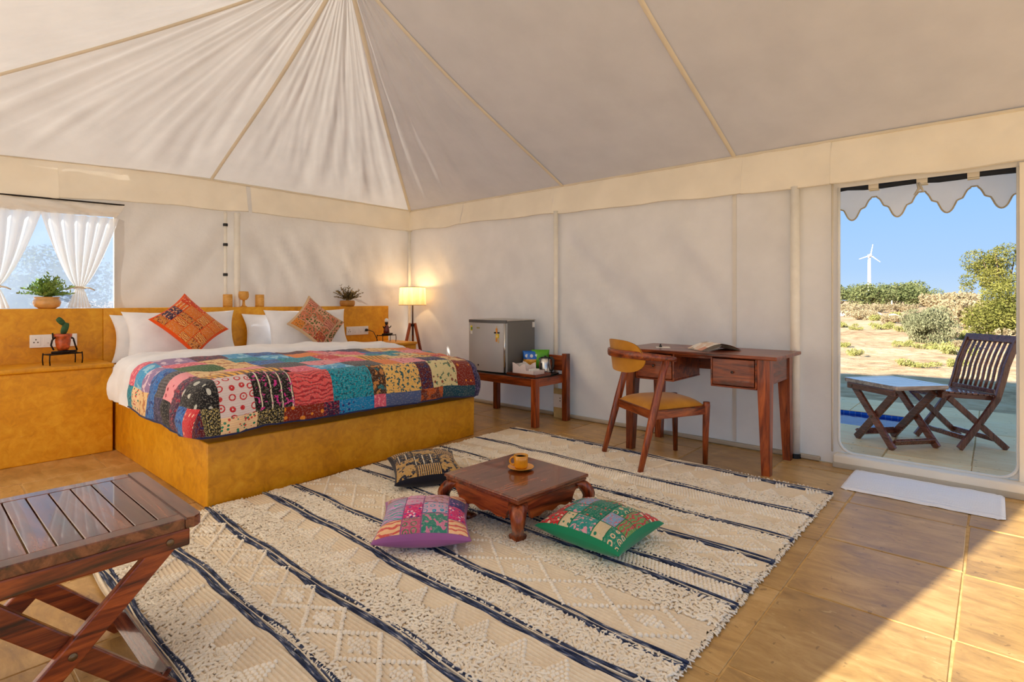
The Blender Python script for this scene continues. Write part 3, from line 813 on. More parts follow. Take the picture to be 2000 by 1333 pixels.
patch_cushion('orange_cushion', o, (.279, -.172, -.298), (.274, .108, .188), .44, .37, .12, base, [OR[i] for i in (3, 5, 5, 0, 6, 1, 4, 3, 1, 6, 4, 1, 3, 4, 1, 3, 4, 1, 1, 4)],
              'bright orange patchwork cushion standing on its corner against white pillows', (4, 5), .93)
GP = [f_('garden_a', (206, 120, 84), (86, 96, 44), 'leopard', 46, (220, 150, 130)), f_('garden_b', (100, 104, 48), (226, 160, 130), 'cells', 46), f_('garden_c', (222, 150, 120), (150, 60, 50), 'paisley', 46),
      f_('garden_d', (170, 60, 40), (230, 170, 90), 'floral', 93, (90, 90, 40)), f_('garden_e', (214, 130, 50), (90, 80, 40), 'dots', 46)]
base = f_('garden_cover', (216, 186, 150), (190, 150, 110), 'plain')
patch_cushion('patterned_cushion', (2.645, 4.84, .895), (.282, -.11, -.245), (.199, .10, .292), .385, .37, .12, base, [GP[i] for i in (4, 0, 0, 2, 0, 1, 0, 1, 3, 0, 2, 0, 3, 2, 0, 4)],
              'green, pink and orange patterned cushion with cream piping on the right of the bed', (3, 4), .93, piping=base)
mt = frame((2.80, 5.0, .93), (.80, .12, -.5), (.42, .34, .86))
p, _, _ = pillow('patterned_cushion', (2.77, 4.955, .865), (.282, -.11, -.215), (.199, .10, .292), .36, .34, .07, base, 'cream edged cushion peeping out behind the patterned cushion', 'cushion'); loc(p, (2.77, 4.955, .865))
p.data.materials[0] = GP[1]
ul = p.data.uv_layers.new(name='UV')
for l_ in p.data.loops: c_ = p.data.vertices[l_.vertex_index].co; ul.data[l_.index].uv = (c_.x, c_.z)

# floor cushions
RZ = .022
BK = [f_('black_gold_a', (190, 150, 84), (26, 26, 44), 'leopard', 34), f_('black_gold_b', (24, 24, 40), (196, 156, 88), 'check', 22), f_('black_gold_c', (196, 156, 92), (34, 32, 50), 'stripes', 25), f_('black_gold_d', (30, 28, 44), (186, 146, 80), 'paisley', 40)]
base = f_('black_cover', (22, 22, 34), (34, 34, 50), 'plain')
patch_cushion('floor_cushion', (2.13, 2.585, RZ+.07), (.86, -.5, .02), (.48, .87, .10), .42, .42, .15, base, [BK[i] for i in (0, 0, 1, 2, 2, 1, 0, 3, 0, 0, 2, 1)], 'black and gold patchwork floor cushion behind the low table near the bed', (3, 4), .955)
PU = [f_('lilac_a', (196, 140, 190), (80, 160, 160), 'paisley', 40), f_('lilac_b', (206, 150, 180), (230, 60, 140), 'dots', 46), f_('lilac_c', (200, 150, 170), (170, 110, 90), 'leopard', 46),
      f_('lilac_d', (214, 30, 110), (250, 200, 210), 'floral', 68, (90, 40, 140)), f_('lilac_e', (206, 160, 186), (40, 150, 180), 'rings', 28), f_('lilac_f', (240, 190, 140), (210, 90, 80), 'paisley', 31),
      f_('lilac_g', (56, 130, 110), (206, 120, 150), 'leopard', 40), f_('lilac_h', (60, 40, 120), (214, 130, 180), 'dots', 40), f_('lilac_i', (196, 90, 120), (80, 120, 80), 'rings', 25)]
base = f_('lilac_cover', (158, 96, 152), (140, 80, 134), 'plain')
patch_cushion('floor_cushion', (1.60, 1.945, RZ+.078), (.72, -.69, .0), (.69, .72, .05), .42, .42, .15, base, [PU[i] for i in (5, 0, 0, 2, 8, 3, 1, 1, 6, 4, 2, 2, 5, 3, 7, 5)], 'lilac patchwork floor cushion on the rug left of the low table', (4, 4), .955)
GR = [f_('green_a', (26, 130, 100), (226, 190, 150), 'rings', 25), f_('green_b', (196, 40, 40), (230, 200, 170), 'floral', 62, (40, 140, 110)), f_('green_c', (40, 140, 130), (220, 150, 160), 'leopard', 46), f_('green_d', (110, 150, 80), (190, 60, 60), 'paisley', 46),
      f_('green_e', (120, 160, 190), (210, 100, 110), 'leopard', 96), f_('green_f', (210, 190, 150), (30, 120, 90), 'dots', 37), f_('green_g', (20, 116, 90), (200, 80, 60), 'dots', 40)]
base = f_('green_cover', (26, 136, 92), (18, 112, 76), 'plain')
patch_cushion('floor_cushion', (2.09, 1.325, RZ+.078), (.995, .03, 0), (-.03, .995, .03), .42, .42, .155, base, [GR[i] for i in (0, 5, 2, 5, 1, 3, 4, 6, 2, 1, 3, 0, 6, 4, 2, 1, 0, 3, 5, 1)], 'green patchwork floor cushion on the rug right of the low table', (4, 5), .955)
# ------------------------------------------------------------------ rug
t = NT('rug_wool'); v = t.coord(); f = t.noise(v, 6, 4); g = t.noise(v, 90, 2)
t.pbr(t.ramp(t.math('ADD', t.math('MULTIPLY', f, .6), t.math('MULTIPLY', g, .4)), [(.35, lin(224, 206, 178)), (.65, lin(240, 226, 200))]), .95, 0, None, .1, .2); M['wool'] = t.m
t = NT('rug_pile'); v = t.coord(); f = t.noise(v, 9, 4)
t.pbr(t.ramp(f, [(.35, lin(238, 226, 204)), (.65, lin(250, 241, 222))]), .95, 0, None, .1, .2); M['pile'] = t.m
t = NT('rug_navy'); v = t.coord('Object', (1, .12, 1)); f = t.noise(v, 130, 3)
t.pbr(t.ramp(f, [(.42, lin(34, 42, 66)), (.58, lin(78, 88, 116)), (.66, lin(176, 174, 172))]), .95, 0, None, .1, .1); M['navy_yarn'] = t.m
RX0, RX1, RY0, RY1 = .52, 3.53, .70, 3.085
rug = thing('woven_rug', (2.0, 1.9, 0), 0, 'cream woven rug with navy stripes and shaggy raised patterns on the stone floor', 'rug')
STR = [.545, .815, 1.075, 1.383, 1.562, 1.985, 2.115, 2.413, 2.69, 3.055, 3.49]
def wav(y, k): return .010*sin(y*3.1+k*2)+.007*sin(y*8+k)
nx, ny = 1500, 60
xx = np.linspace(RX0, RX1, nx); yy = np.linspace(RY0, RY1, ny)
X, Y = np.meshgrid(xx, yy)
Xw = X+.006*np.sin(Y*4+X*2)+.004*np.sin(Y*11+X*5)
Z = .010+.0075*np.abs(np.sin(X*pi/.0160))+.003*np.sin(X*4)*np.sin(Y*5)
edge = RY0+.004*np.sin(xx*40)+.005*np.sin(xx*97)
Y[0, :] = edge
cx, cy = 2.0, 1.9
Vn = np.stack([Xw-cx, Y-cy, Z], -1).reshape(-1, 3)
idx = np.arange(nx*ny).reshape(ny, nx)
F = np.stack([idx[:-1, :-1], idx[:-1, 1:], idx[1:, 1:], idx[1:, :-1]], -1).reshape(-1, 4)
putnp('rug_base', Vn, F, M['wool'], rug)
# navy stripes: each a bundle of four yarns
for k, s in enumerate(STR):
    parts = []
    for q, off in enumerate((-.017, -.007, .007, .018)):
        pts = []
        for i in range(61):
            y = RY0-.012+(RY1-RY0+.02)*i/60
            pts.append((s+off+wav(y, k)+.003*sin(y*19+q*2), y, .0165+.002*sin(y*13+q)))
        parts.append(tube(pts, .0062 if q != 2 else .0045, 6))
    put('navy_stripe', *join(*parts), M['navy_yarn'], rug, True, True)
    pts = [(s+.001+wav(RY0+(RY1-RY0)*i/60, k), RY0+(RY1-RY0)*i/60, .0205) for i in range(61)]
    put('cream_yarn', *tube(pts, .0026, 5), M['wool'], rug, True, True)
rg = np.random.default_rng(3)
def worms(P, L, rad, h, name, parent=rug, flat=None):
    """looped yarn tufts: bent tubes lying on the rug at the points P"""
    n = len(P); S, K = 6, 4
    phi = rg.uniform(0, 2*pi, n) if flat is None else flat
    bend = rg.uniform(-3.0, 3.0, n)
    t_ = np.linspace(0, 1, S)
    ang = phi[:, None]+bend[:, None]*(t_-.5)
    l_ = rg.uniform(.7, 1.25, n)[:, None]*L
    dx = np.cumsum(np.cos(ang), 1)/S*l_; dy = np.cumsum(np.sin(ang), 1)/S*l_
    cxx = P[:, 0:1]+dx-dx.mean(1, keepdims=True); cyy = P[:, 1:2]+dy-dy.mean(1, keepdims=True)
    czz = P[:, 2:3]+np.sin(np.pi*(.12+.76*t_))[None]*h*rg.uniform(.7, 1.3, n)[:, None]
    a = np.linspace(0, 2*pi, K, endpoint=False)
    r_ = rad*np.array([.65, 1.05, 1.1, 1.1, 1.05, .65])
    nxv = -np.sin(ang); nyv = np.cos(ang)
    Vx = cxx[..., None]+nxv[..., None]*np.cos(a)*r_[None, :, None]
    Vy = cyy[..., None]+nyv[..., None]*np.cos(a)*r_[None, :, None]
    Vz = czz[..., None]+np.sin(a)*r_[None, :, None]
    Vv = np.stack([Vx-cx, Vy-cy, Vz], -1).reshape(-1, 3)
    b = np.arange(S*K).reshape(S, K)
    q = np.stack([b[:-1], np.roll(b[:-1], -1, 1), np.roll(b[1:], -1, 1), b[1:]], -1).reshape(-1, 4)
    F = (q[None]+(np.arange(n)*S*K)[:, None, None]).reshape(-1, 4)
    putnp(name, Vv, F, M['pile'], parent, True, 'stuff')
def knots(P, r, name):
    P = np.asarray(P); n = len(P); K = 6
    a = np.linspace(0, 2*pi, K, endpoint=False)
    rings = [(1, 0), (.85, .6), (.4, .95)]
    jit = rg.uniform(.8, 1.2, n)
    Vs = []
    for rr, hh in rings:
        Vs.append(np.stack([P[:, 0:1]+np.cos(a)*rr*r*jit[:, None], P[:, 1:2]+np.sin(a)*rr*r*jit[:, None], np.full((n, K), .0145)+hh*r*1.0], -1))
    Vv = np.concatenate(Vs, 1)
    Vv = Vv-np.array([cx, cy, 0])
    b = np.arange(3*K).reshape(3, K)
    q = np.stack([b[:-1], np.roll(b[:-1], -1, 1), np.roll(b[1:], -1, 1), b[1:]], -1).reshape(-1, 4)
    cap = np.array([[12, 13, 14, 15], [12, 15, 16, 17]])
    q = np.concatenate([q, cap])
    F = (q[None]+(np.arange(n)*3*K)[:, None, None]).reshape(-1, 4)
    putnp(name, Vv.reshape(-1, 3), F, M['pile'], rug, True, 'stuff')
PILE = [(.565, .67), (.835, .885), (1.095, 1.26), (1.40, 1.545), (1.80, 1.968), (2.135, 2.26), (2.60, 2.672), (2.708, 2.83), (3.075, 3.25)]
pts = []
for a, b in PILE:
    nxx = max(2, int((b-a)/.0105)); nyy = int((RY1-RY0)/.0165)
    gx, gy = np.meshgrid(np.linspace(a+.008, b-.008, nxx), np.linspace(RY0+.006, RY1-.01, nyy))
    gx = gx+rg.uniform(-.007, .007, gx.shape); gy = gy+rg.uniform(-.008, .008, gy.shape)
    w_ = .010*np.sin(gy*3.1)
    pts.append(np.stack([gx+w_, gy, np.full(gx.shape, .0150)], -1).reshape(-1, 3))
pts = np.concatenate(pts)
worms(pts, .034, .0047, .0035, 'pile_loops')
DIA = [(.895, 1.055), (1.585, 1.79), (2.265, 2.395), (2.435, 2.59)]
kp = []
for a, b in DIA:
    w = b-a; m = (a+b)/2; per = w*1.35; n = int((RY1-RY0)/per)
    for k in range(n+1):
        y = RY0+.04+k*per
        st = 9
        for i in range(st):
            f = i/st
            for sx in (-1, 1):
                for (p, q) in (((m-w/2, y+per/2), (m, y+per)), ((m, y), (m-w/2, y+per/2))):
                    xq = p[0]+(q[0]-p[0])*f; yq = p[1]+(q[1]-p[1])*f
                    if yq < RY1-.02: kp.append((m+sx*(m-xq), yq))
        for i in range(-2, 3):
            for j in range(-3, 4):
                yq = y+per/2+j*.016
                if abs(i)/2.6+abs(j)/4 < 1 and yq < RY1-.02: kp.append((m+i*.015, yq))
TRI = [(.67, .79, 1), (1.255, 1.365, 1), (2.83, 2.90, 1), (3.25, 3.36, 1), (3.38, 3.46, -1)]
for a, b, sg in TRI:
    w = b-a; per = .16; n = int((RY1-RY0)/per)
    for k in range(n):
        y = RY0+.03+k*per
        r_ = max(2, int(w/.016))
        for i in range(r_):
            x = a+i*.016 if sg > 0 else b-i*.016
            m_ = r_-i
            for j in range(m_): kp.append((x, y+per*.1+i*.012+j*.0165))
for a, b in [(2.005, 2.095), (2.91, 3.03)]:
    n = int((RY1-RY0)/.0165)
    for i in range(int((b-a)/.017)+1):
        for j in range(n): kp.append((a+i*.017, RY0+.012+j*.0165+(i % 2)*.008))
kp = np.array(kp)+rg.uniform(-.0015, .0015, (len(kp), 2))
kp[:, 0] += .010*np.sin(kp[:, 1]*3.1)
knots(kp, .0092, 'raised_knots')
n = 420
fx_ = np.linspace(RX0+.01, RX1-.02, n)+rg.uniform(-.003, .003, n)
P_ = np.stack([fx_, RY0-.004+rg.uniform(-.008, .006, n), np.full(n, .005)], -1)
worms(P_, .030, .0036, .005, 'end_fringe', flat=rg.uniform(-.5, .5, n)-pi/2)
n = 130
P_ = np.stack([RX1+rg.uniform(-.004, .012, n), np.linspace(RY0, RY1, n)+rg.uniform(-.008, .008, n), np.full(n, .006)], -1)
worms(P_, .022, .004, .008, 'edge_fringe')

# door mat: a folded white towel mat
t = NT('terry'); v = t.coord(); f = t.noise(v, 120, 3); w = t.n('ShaderNodeTexWave'); t.l(t.coord('Object', (1, .25, 1)), w.inputs['Vector']); w.inputs['Scale'].default_value = 16; w.inputs['Distortion'].default_value = 7
t.pbr(lin(248, 250, 253), .95, 0, t.bump(t.math('ADD', f, w.outputs['Fac']), .5, .006), .1, .3)
def matf(u, v):
    y = .684-.722*u; x = 3.665+.45*v
    rr = .03; cu = min(u, 1-u)*.722; cv = min(v, 1-v)*.45
    z = .004+.012*min(1, cu/.02, cv/.02)**.5
    if .03 < cu < .04 or .03 < cv < .04: z -= .003
    return (x+.004*noise.noise((y*6, x*5, 1))+(.02*(1-cu/.03)**2*(1 if v < .5 else -1)*(1 if cv < .03 else 0) if cu < .03 else 0), y, z+.003*noise.noise((x*14, y*14, 2)))
V, F, UV = grid(matf, 70, 40)
put('door_mat', V, F, t.m, None, True, label='white towelling mat on the stone floor in front of the doorway', cat='mat')

# ------------------------------------------------------------------ low table with curled legs
ct = thing('low_table', (2.052, 1.79, 0), radians(-3.5), 'low square wooden table with curled legs in the middle of the rug', 'table')
t = NT('table_top'); oi = t.coord('Object', (1, 1, 1))
br = t.n('ShaderNodeTexBrick'); t.l(oi, br.inputs[0]); br.inputs['Scale'].default_value = 1; br.inputs['Brick Width'].default_value = .17; br.inputs['Row Height'].default_value = .038
br.inputs['Mortar Size'].default_value = 0; br.inputs['Color1'].default_value = (.75, .75, .75, 1); br.inputs['Color2'].default_value = (1.15, 1.15, 1.15, 1)
f = t.noise(t.coord('Object', (3, 26, 20)), 2, 5, .6, .8)
col = t.ramp(f, [(.3, lin(70, 28, 12)), (.5, lin(112, 52, 24)), (.7, lin(146, 76, 38))])
mm = t.n('ShaderNodeMix', data_type='RGBA', blend_type='MULTIPLY'); mm.inputs[0].default_value = 1; t.l(col, mm.inputs[6]); t.l(br.outputs[0], mm.inputs[7])
t.pbr(mm.outputs[2], .22, 0, None, .5, 0, .35); M['top'] = t.m
z0 = RZ-.002
T = .240
put('table_top', *join(box(-.245, .245, -.252, .252, T-.030, T-.014, .004, 2), box(-.252, .252, -.260, .260, T-.016, T, .006, 3)), M['top'], ct, False)
for sx in (-1, 1):
    for sy in (-1, 1):
        # cabriole leg: square section swept along a curve, knee out and foot curling in
        path = [(.226, .234, T-.032), (.250, .258, T-.058), (.268, .276, T-.092), (.266, .274, T-.125), (.246, .254, T-.156), (.216, .224, .060), (.190, .198, .042), (.182, .190, .030), (.196, .204, .008)]
        ws = [.066, .064, .052, .045, .043, .046, .060, .066, .034]
        V, F = [], []
        for (x, y, z), w in zip(path, ws):
            for a_, b_ in ((1, 1), (-1, 1), (-1, -1), (1, -1)): V.append((sx*(x-.018+a_*w/2), sy*(y-.018+b_*w/2), z))
        for i in range(len(path)-1):
            for k in range(4): F.append((i*4+k, i*4+(k+1) % 4, i*4+4+(k+1) % 4, i*4+4+k))
        F += [(0, 1, 2, 3), tuple(range(len(V)-1, len(V)-5, -1))]
        bm = bmesh.new(); vv = [bm.verts.new(p) for p in V]
        for q in F: bm.faces.new([vv[i] for i in q])
        bmesh.ops.recalc_face_normals(bm, faces=bm.faces)
        bmesh.ops.bevel(bm, geom=[e_ for e_ in bm.edges if not (abs(e_.verts[0].co.z-e_.verts[1].co.z) < 1e-6)], offset=.006, segments=2, affect='EDGES')
        bmesh.ops.subdivide_edges(bm, edges=[e_ for e_ in bm.edges if abs(e_.verts[0].co.z-e_.verts[1].co.z) > .02], cuts=1, smooth=.6)
        bm.verts.index_update(); V = [v_.co.copy() for v_ in bm.verts]; F = [[v_.index for v_ in f__.verts] for f__ in bm.faces]; bm.free()
        put('leg', V, F, M['wood_z'], ct, True)
def apron(L):
    pts = [(-L, 0), (L, 0)]
    n = 40
    for i in range(n+1):
        s = 1-2*i/n; x = L*s; q = abs(s)
        z = -.082-.006*cos(q*12) if q < .74 else -.082+.052*sin((q-.74)/.26*pi*.62)
        if .66 < q < .76: z -= .007
        pts.append((x, z))
    return pts
for k, (o_, ex) in enumerate((((0, -.222, T-.031), (1, 0, 0)), ((0, .240, T-.031), (1, 0, 0)), ((-.232, 0, T-.031), (0, 1, 0)), ((.214, 0, T-.031), (0, 1, 0)))):
    L = .19 if k < 2 else .21
    put('apron', *prism(apron(L), .018, o_, ex, (0, 0, 1)), M['wood'] if k < 2 else M['wood_y'], ct)

t = NT('mustard_glaze'); f = t.noise(t.coord(), 18, 3)
t.pbr(t.ramp(f, [(.3, lin(206, 134, 14)), (.7, lin(232, 164, 34))]), .25, 0, None, .5, 0, .3); M['mustard'] = t.m
sx_, sy_ = 2.118, 1.815
sau = thing('saucer', (sx_, sy_, T), 0, 'mustard yellow saucer on the low table', 'saucer')
put('saucer_plate', *lathe([(0, .0005), (.030, .0005), (.034, .004), (.058, .011), (.066, .014), (.067, .0155), (.064, .016), (.040, .0085), (.028, .006), (0, .006)], 32), M['mustard'], sau, True)
cup = thing('coffee_cup', (sx_, sy_, T+.0065), 0, 'mustard yellow cup with dark coffee on the saucer', 'cup')
put('cup_body', *lathe([(0, .0005), (.026, .0005), (.031, .004), (.034, .012), (.0355, .04), (.037, .066), (.0355, .067), (.034, .064), (.033, .012), (.0, .010)], 32), M['mustard'], cup, True)
put('coffee', *lathe([(0, .056), (.0335, .056)], 24), plain('coffee', (40, 18, 8), .1), cup)
hp = [(.033*cos(a)*.0+(-.034-.022*sin(a)), 0, .036+.021*cos(a)) for a in [pi*k/10 for k in range(11)]]
hang = radians(130)
rot = lambda p: (p[0]*cos(hang-pi)-p[1]*sin(hang-pi), p[0]*sin(hang-pi)+p[1]*cos(hang-pi), p[2])
put('handle', *tube([rot(p) for p in hp], .0048, 8), M['mustard'], cup, True)

# ------------------------------------------------------------------ desk
dk = thing('writing_desk', (3.85, 1.565, 0), 0, 'reddish brown wooden writing desk with two small drawers against the tent wall', 'desk')
H = .752
def dsk(nm, V, F, m, par=None, sm=False): return put(nm, V, F, m, par or dk, sm, True)
dsk('desk_top', *box(3.585, 4.150, 1.005, 2.115, H-.024, H, .007, 3), M['wood_y'])
X0, X1, Y0, Y1 = 3.615, 4.125, 1.055, 2.065
for x, sx in ((X0, 1), (X1, -1)):
    for y, sy in ((Y0, 1), (Y1, -1)):
        w, w2 = .075, .050
        bt = [(x, y, 0), (x+sx*w2, y, 0), (x+sx*w2, y+sy*w2, 0), (x, y+sy*w2, 0)]
        md_ = [(x, y, .55), (x+sx*w, y, .55), (x+sx*w, y+sy*w, .55), (x, y+sy*w, .55)]
        tp = [(a_, b_, H-.025) for a_, b_, _ in md_]
        if sx*sy < 0: bt, md_, tp = bt[::-1], md_[::-1], tp[::-1]
        V = bt+md_+tp
        F = [(3, 2, 1, 0), (8, 9, 10, 11)]+[(q*4+k, q*4+(k+1) % 4, q*4+4+(k+1) % 4, q*4+4+k) for q in (0, 1) for k in range(4)]
        dsk('leg', V, F, M['wood_z'])
AZ0, AZ1 = .565, H-.026
dsk('side_apron', *box(X0+.077, X1-.077, Y0+.010, Y0+.030, AZ0, AZ1, .002, 1), M['wood'])
dsk('side_apron', *box(X0+.077, X1-.077, Y1-.030, Y1-.010, AZ0, AZ1, .002, 1), M['wood'])
dsk('back_apron', *box(X1-.05, X1-.03, Y0+.077, Y1-.077, AZ0+.02, AZ1, .002, 1), M['wood_y'])
dsk('front_rail', *box(X0+.012, X0+.034, 1.42, 1.70, AZ1-.016, AZ1, .002, 1), M['wood_y'])
for ya, yb in ((Y0+.078, 1.43), (1.69, Y1-.078)):
    dsk('drawer_case', *join(box(X0+.03, X1-.052, ya+.004, ya+.016, AZ0-.022, AZ1, .001, 1), box(X0+.03, X1-.052, yb-.016, yb-.004, AZ0-.022, AZ1, .001, 1), box(X0+.004, X1-.052, ya+.0, yb, AZ0-.034, AZ0-.022, .003, 1), box(X0+.004, X0+.03, ya, ya+.012, AZ0-.022, AZ1, .002, 1), box(X0+.004, X0+.03, yb-.012, yb, AZ0-.022, AZ1, .002, 1)), M['wood_y'])
    d = dsk('drawer', *box(X0-.004, X0+.022, ya+.015, yb-.015, AZ0-.018, AZ1-.006, .004, 2), M['wood_y'])
    ym = (ya+yb)/2
    zk = (AZ0+AZ1)/2-.01
    V, F = lathe([(0, .018), (.006, .017), (.009, .012), (.008, .007), (.005, .003), (.005, 0)], 12)
    V = [Vector((X0-.004-p.z, ym+p.x, zk+p.y)) for p in V]
    put('knob', V, F, plain('pewter', (90, 84, 78), .3, .9), d, True, True)

# open magazine lying face down
mg = thing('open_magazine', (3.86, 1.50, H), radians(-40), 'open magazine lying face down like a tent on the desk', 'magazine')
t = NT('printed_paper'); vo = t.n('ShaderNodeTexVoronoi'); t.l(t.coord('Object', (1, 1, 1)), vo.inputs[0]); vo.inputs['Scale'].default_value = 16; vo.distance = 'CHEBYCHEV'
x = t.n('ShaderNodeSeparateColor'); t.l(vo.outputs['Color'], x.inputs[0])
t.pbr(t.ramp(x.outputs[0], [(0, lin(232, 206, 184)), (.40, lin(244, 238, 228)), (.7, lin(190, 170, 150)), (.85, lin(216, 150, 120))], 'CONSTANT'), .4)
paper = plain('page_paper', (240, 232, 218), .7)
for s in (-1, 1):
    def pg(u, v, lift=0): 
        x_ = u*.15; z_ = .046*(1-u)**1.3+.012*sin(u*pi)+.002
        return (s*x_, (v-.5)*.21, z_+lift)
    V, F, UV = grid(lambda u, v: pg(u, v, .003), 10, 4); put('magazine_cover', V, F, t.m, mg, True)
    for k in range(3):
        V, F, UV = grid(lambda u, v: (s*u*.15*(1-.03*k), (v-.5)*.208, max(.001, (.043-.005*k)*(1-u)**(1.4+.3*k)+.010*(1-.3*k)*sin(u*pi))), 10, 4); put('page', V, F, paper, mg, True)
pp = thing('paper_sheet', (3.80, 1.86, H), .5, 'white paper sheet lying on the desk near the chair', 'paper')
put('sheet', *box(-.07, .07, -.05, .05, .0004, .0014), plain('paper', (235, 230, 222), .7), pp)
gl = thing('small_vase', (3.80, 1.88, H+.0016), 0, 'tiny dark bottle standing on the paper on the desk', 'bottle')
put('bottle', *lathe([(0, 0), (.010, 0), (.011, .008), (.006, .014), (.005, .022), (.0065, .024), (0, .024)], 12), M['black'], gl, True)

# ------------------------------------------------------------------ desk chair
dc = thing('desk_chair', (3.247, 1.894, RZ-.006), radians(-32), 'wooden chair with mustard padded seat and curved back standing in front of the desk', 'chair')
t = NT('mustard_cloth'); v = t.coord(); f = t.noise(v, 9, 4); g = t.noise(v, 260, 2)
t.pbr(t.ramp(f, [(.3, lin(184, 122, 30)), (.7, lin(204, 142, 44))]), .9, 0, t.bump(t.math('ADD', f, t.math('MULTIPLY', g, .12)), .25, .008), .2, .25); M['mcloth'] = t.m
def curve_bar(pts, ws, n=10):
    """oval section bar along pts with (half width, half height) per point"""
    return tube_oval([Vector(p) for p in pts], ws, n)
def tube_oval(pts, ws, n=10):
    V, F = [], []
    for i, p in enumerate(pts):
        d = (pts[min(i+1, len(pts)-1)]-pts[max(i-1, 0)]).normalized()
        s = d.cross(Vector((0, 0, 1)))
        if s.length < .3: s = Vector((0, -1, 0))
        s.normalize(); u = s.cross(d)
        for k in range(n):
            a = 2*pi*k/n; ca, sa = cos(a), sin(a)
            e_ = .7; q = lambda t_: (abs(t_)**e_)*(1 if t_ >= 0 else -1)
            V.append(p+s*q(ca)*ws[i][0]+u*q(sa)*ws[i][1])
    for i in range(len(pts)-1):
        for k in range(n): F.append((i*n+k, i*n+(k+1) % n, (i+1)*n+(k+1) % n, (i+1)*n+k))
    F += [tuple(range(n-1, -1, -1)), tuple(range((len(pts)-1)*n, len(pts)*n))]
    return V, F
for s in (1, -1):
    P_ = [(0, s*.255, 0), (.05, s*.250, .18), (.105, s*.245, .38), (.165, s*.240, .60), (.195, s*.238, .70)]
    put('rear_leg', *curve_bar(P_, [(.015, .017), (.018, .021), (.020, .026), (.018, .022), (.020, .026)]), M['wood_z'], dc, True)
    P_ = [(.535, s*.175, -.012), (.535, s*.180, .2), (.535, s*.190, .385), (.535, s*.190, .408)]
    put('front_leg', *curve_bar(P_, [(.015, .015), (.019, .019), (.022, .022), (.020, .020)]), M['wood_z'], dc, True)
    put('side_rail', *bar((.10, s*.236, .352), (.52, s*.190, .355), .020, .058, bev=.004), M['wood'], dc)
put('front_rail', *bar((.535, -.175, .355), (.535, .175, .355), .020, .056, bev=.004), M['wood_y'], dc)
put('rear_rail', *bar((.105, -.225, .352), (.105, .225, .352), .020, .06, bev=.004), M['wood_y'], dc)
def seatf(u, v, side):
    x = .10+.43*(u+1)/2; wd = .225-.045*(u+1)/2
    z = .378+(.058*(max(0, 1-u**4)*max(0, 1-v**4))**.55 if side > 0 else -.012)
    return Vector((x, v*wd, z))
V, F = cushion_body(seatf, 18)
put('seat', V, F, M['mcloth'], dc, True)
arm = []; ws = []
for i in range(31):
    a = -1+2*i/30; q = abs(a)
    if q < .62: th = a/.62*radians(82); x = .155-.21*cos(th)+.0; y = .245*sin(th)/sin(radians(82))
    else: x = .155-.21*cos(radians(82))+(q-.62)/.38*.135; y = (1 if a > 0 else -1)*(.245-.008*(q-.62)/.38)
    z = .735-.030*max(0, (q-.3)/.7)
    arm.append((x, y, z)); ws.append((.011 if q < .6 else .011+.012*(q-.6)/.4, .026-.010*max(0, (q-.45)/.55)))
put('back_rail', *curve_bar(arm, ws), M['wood_y'], dc, True)
def backf(u, v, side):
    th = u*radians(52); R = .195
    w_ = max(0, 1-abs(u)**3.0)**.40
    x = .158-R*cos(th)+.020*v*0-.012*v
    zz = .718+.108*v*w_
    d = (.022*(max(0, 1-u**6)*max(0, 1-v**4))**.5 if side > 0 else -.006)
    return Vector((x+d*cos(th)+.012, .235*sin(th)/sin(radians(58)), zz))
V, F = cushion_body(backf, 18)
put('backrest', V, F, M['mcloth'], dc, True)

# ------------------------------------------------------------------ luggage bench with fridge
ft = thing('luggage_bench', (3.9, 3.5, 0), 0, 'dark wooden luggage bench with raised back posts carrying the fridge', 'bench')
def ftp(nm, V, F, m): return put(nm, V, F, m, ft, False, True)
FZ = .425
for x0, y0, top, m in ((3.655, 2.965, FZ-.002, 1), (3.655, 3.775, FZ-.002, 1), (4.06, 2.93, .615, 1), (4.06, 3.80, .615, 1)):
    ftp('leg', *box(x0, x0+.055, y0, y0+.055, 0, top, .004, 2), M['wood_z'])
ftp('front_rail', *box(3.662, 3.69, 3.021, 3.774, FZ-.075, FZ-.004, .003, 1), M['wood_y'])
ftp('back_rail', *box(4.075, 4.10, 2.986, 3.799, FZ-.075, FZ-.004, .003, 1), M['wood_y'])
ftp('side_rail', *box(3.711, 4.06, 2.970, 2.998, FZ-.075, FZ-.004, .003, 1), M['wood'])
ftp('side_rail', *box(3.711, 4.06, 3.795, 3.822, FZ-.075, FZ-.004, .003, 1), M['wood'])
ftp('bench_top', *box(3.665, 4.055, 2.975, 3.82, FZ-.003, FZ+.004, .002, 1), plain('dark_top', (34, 18, 12), .3))
ftp('back_board', *box(4.078, 4.096, 2.986, 3.799, FZ+.03, .595, .003, 1), M['wood_y'])

fr = thing('mini_fridge', (3.9, 3.6, FZ), 0, 'small silver grey fridge on the luggage bench', 'fridge')
t = NT('silver_paint'); f = t.noise(t.coord(), 300, 2)
t.pbr(lin(182, 185, 188), .36, .3, t.bump(f, .03, .001)); M['silver'] = t.m
t = NT('grey_shell'); f = t.noise(t.coord(), 200, 2); t.pbr(lin(118, 116, 112), .42, .35, t.bump(f, .05, .001)); M['shell'] = t.m
f0 = FZ+.012; f1 = .918
put('cabinet', *box(3.725, 4.125, 3.355, 3.832, f0, f1-.008, .006, 2), M['shell'], fr, True, True)
put('top_panel', *box(3.715, 4.13, 3.350, 3.837, f1-.008, f1+.004, .004, 2), plain('fridge_top', (176, 172, 165), .4), fr, False, True)
def doorf(y): return 3.715-.034*(1-((y-3.594)/.243)**2*1.0)*1.0-.012
ny_ = 24; ys_ = [3.351+(.486)*i/ny_ for i in range(ny_+1)]
V, F = [], []
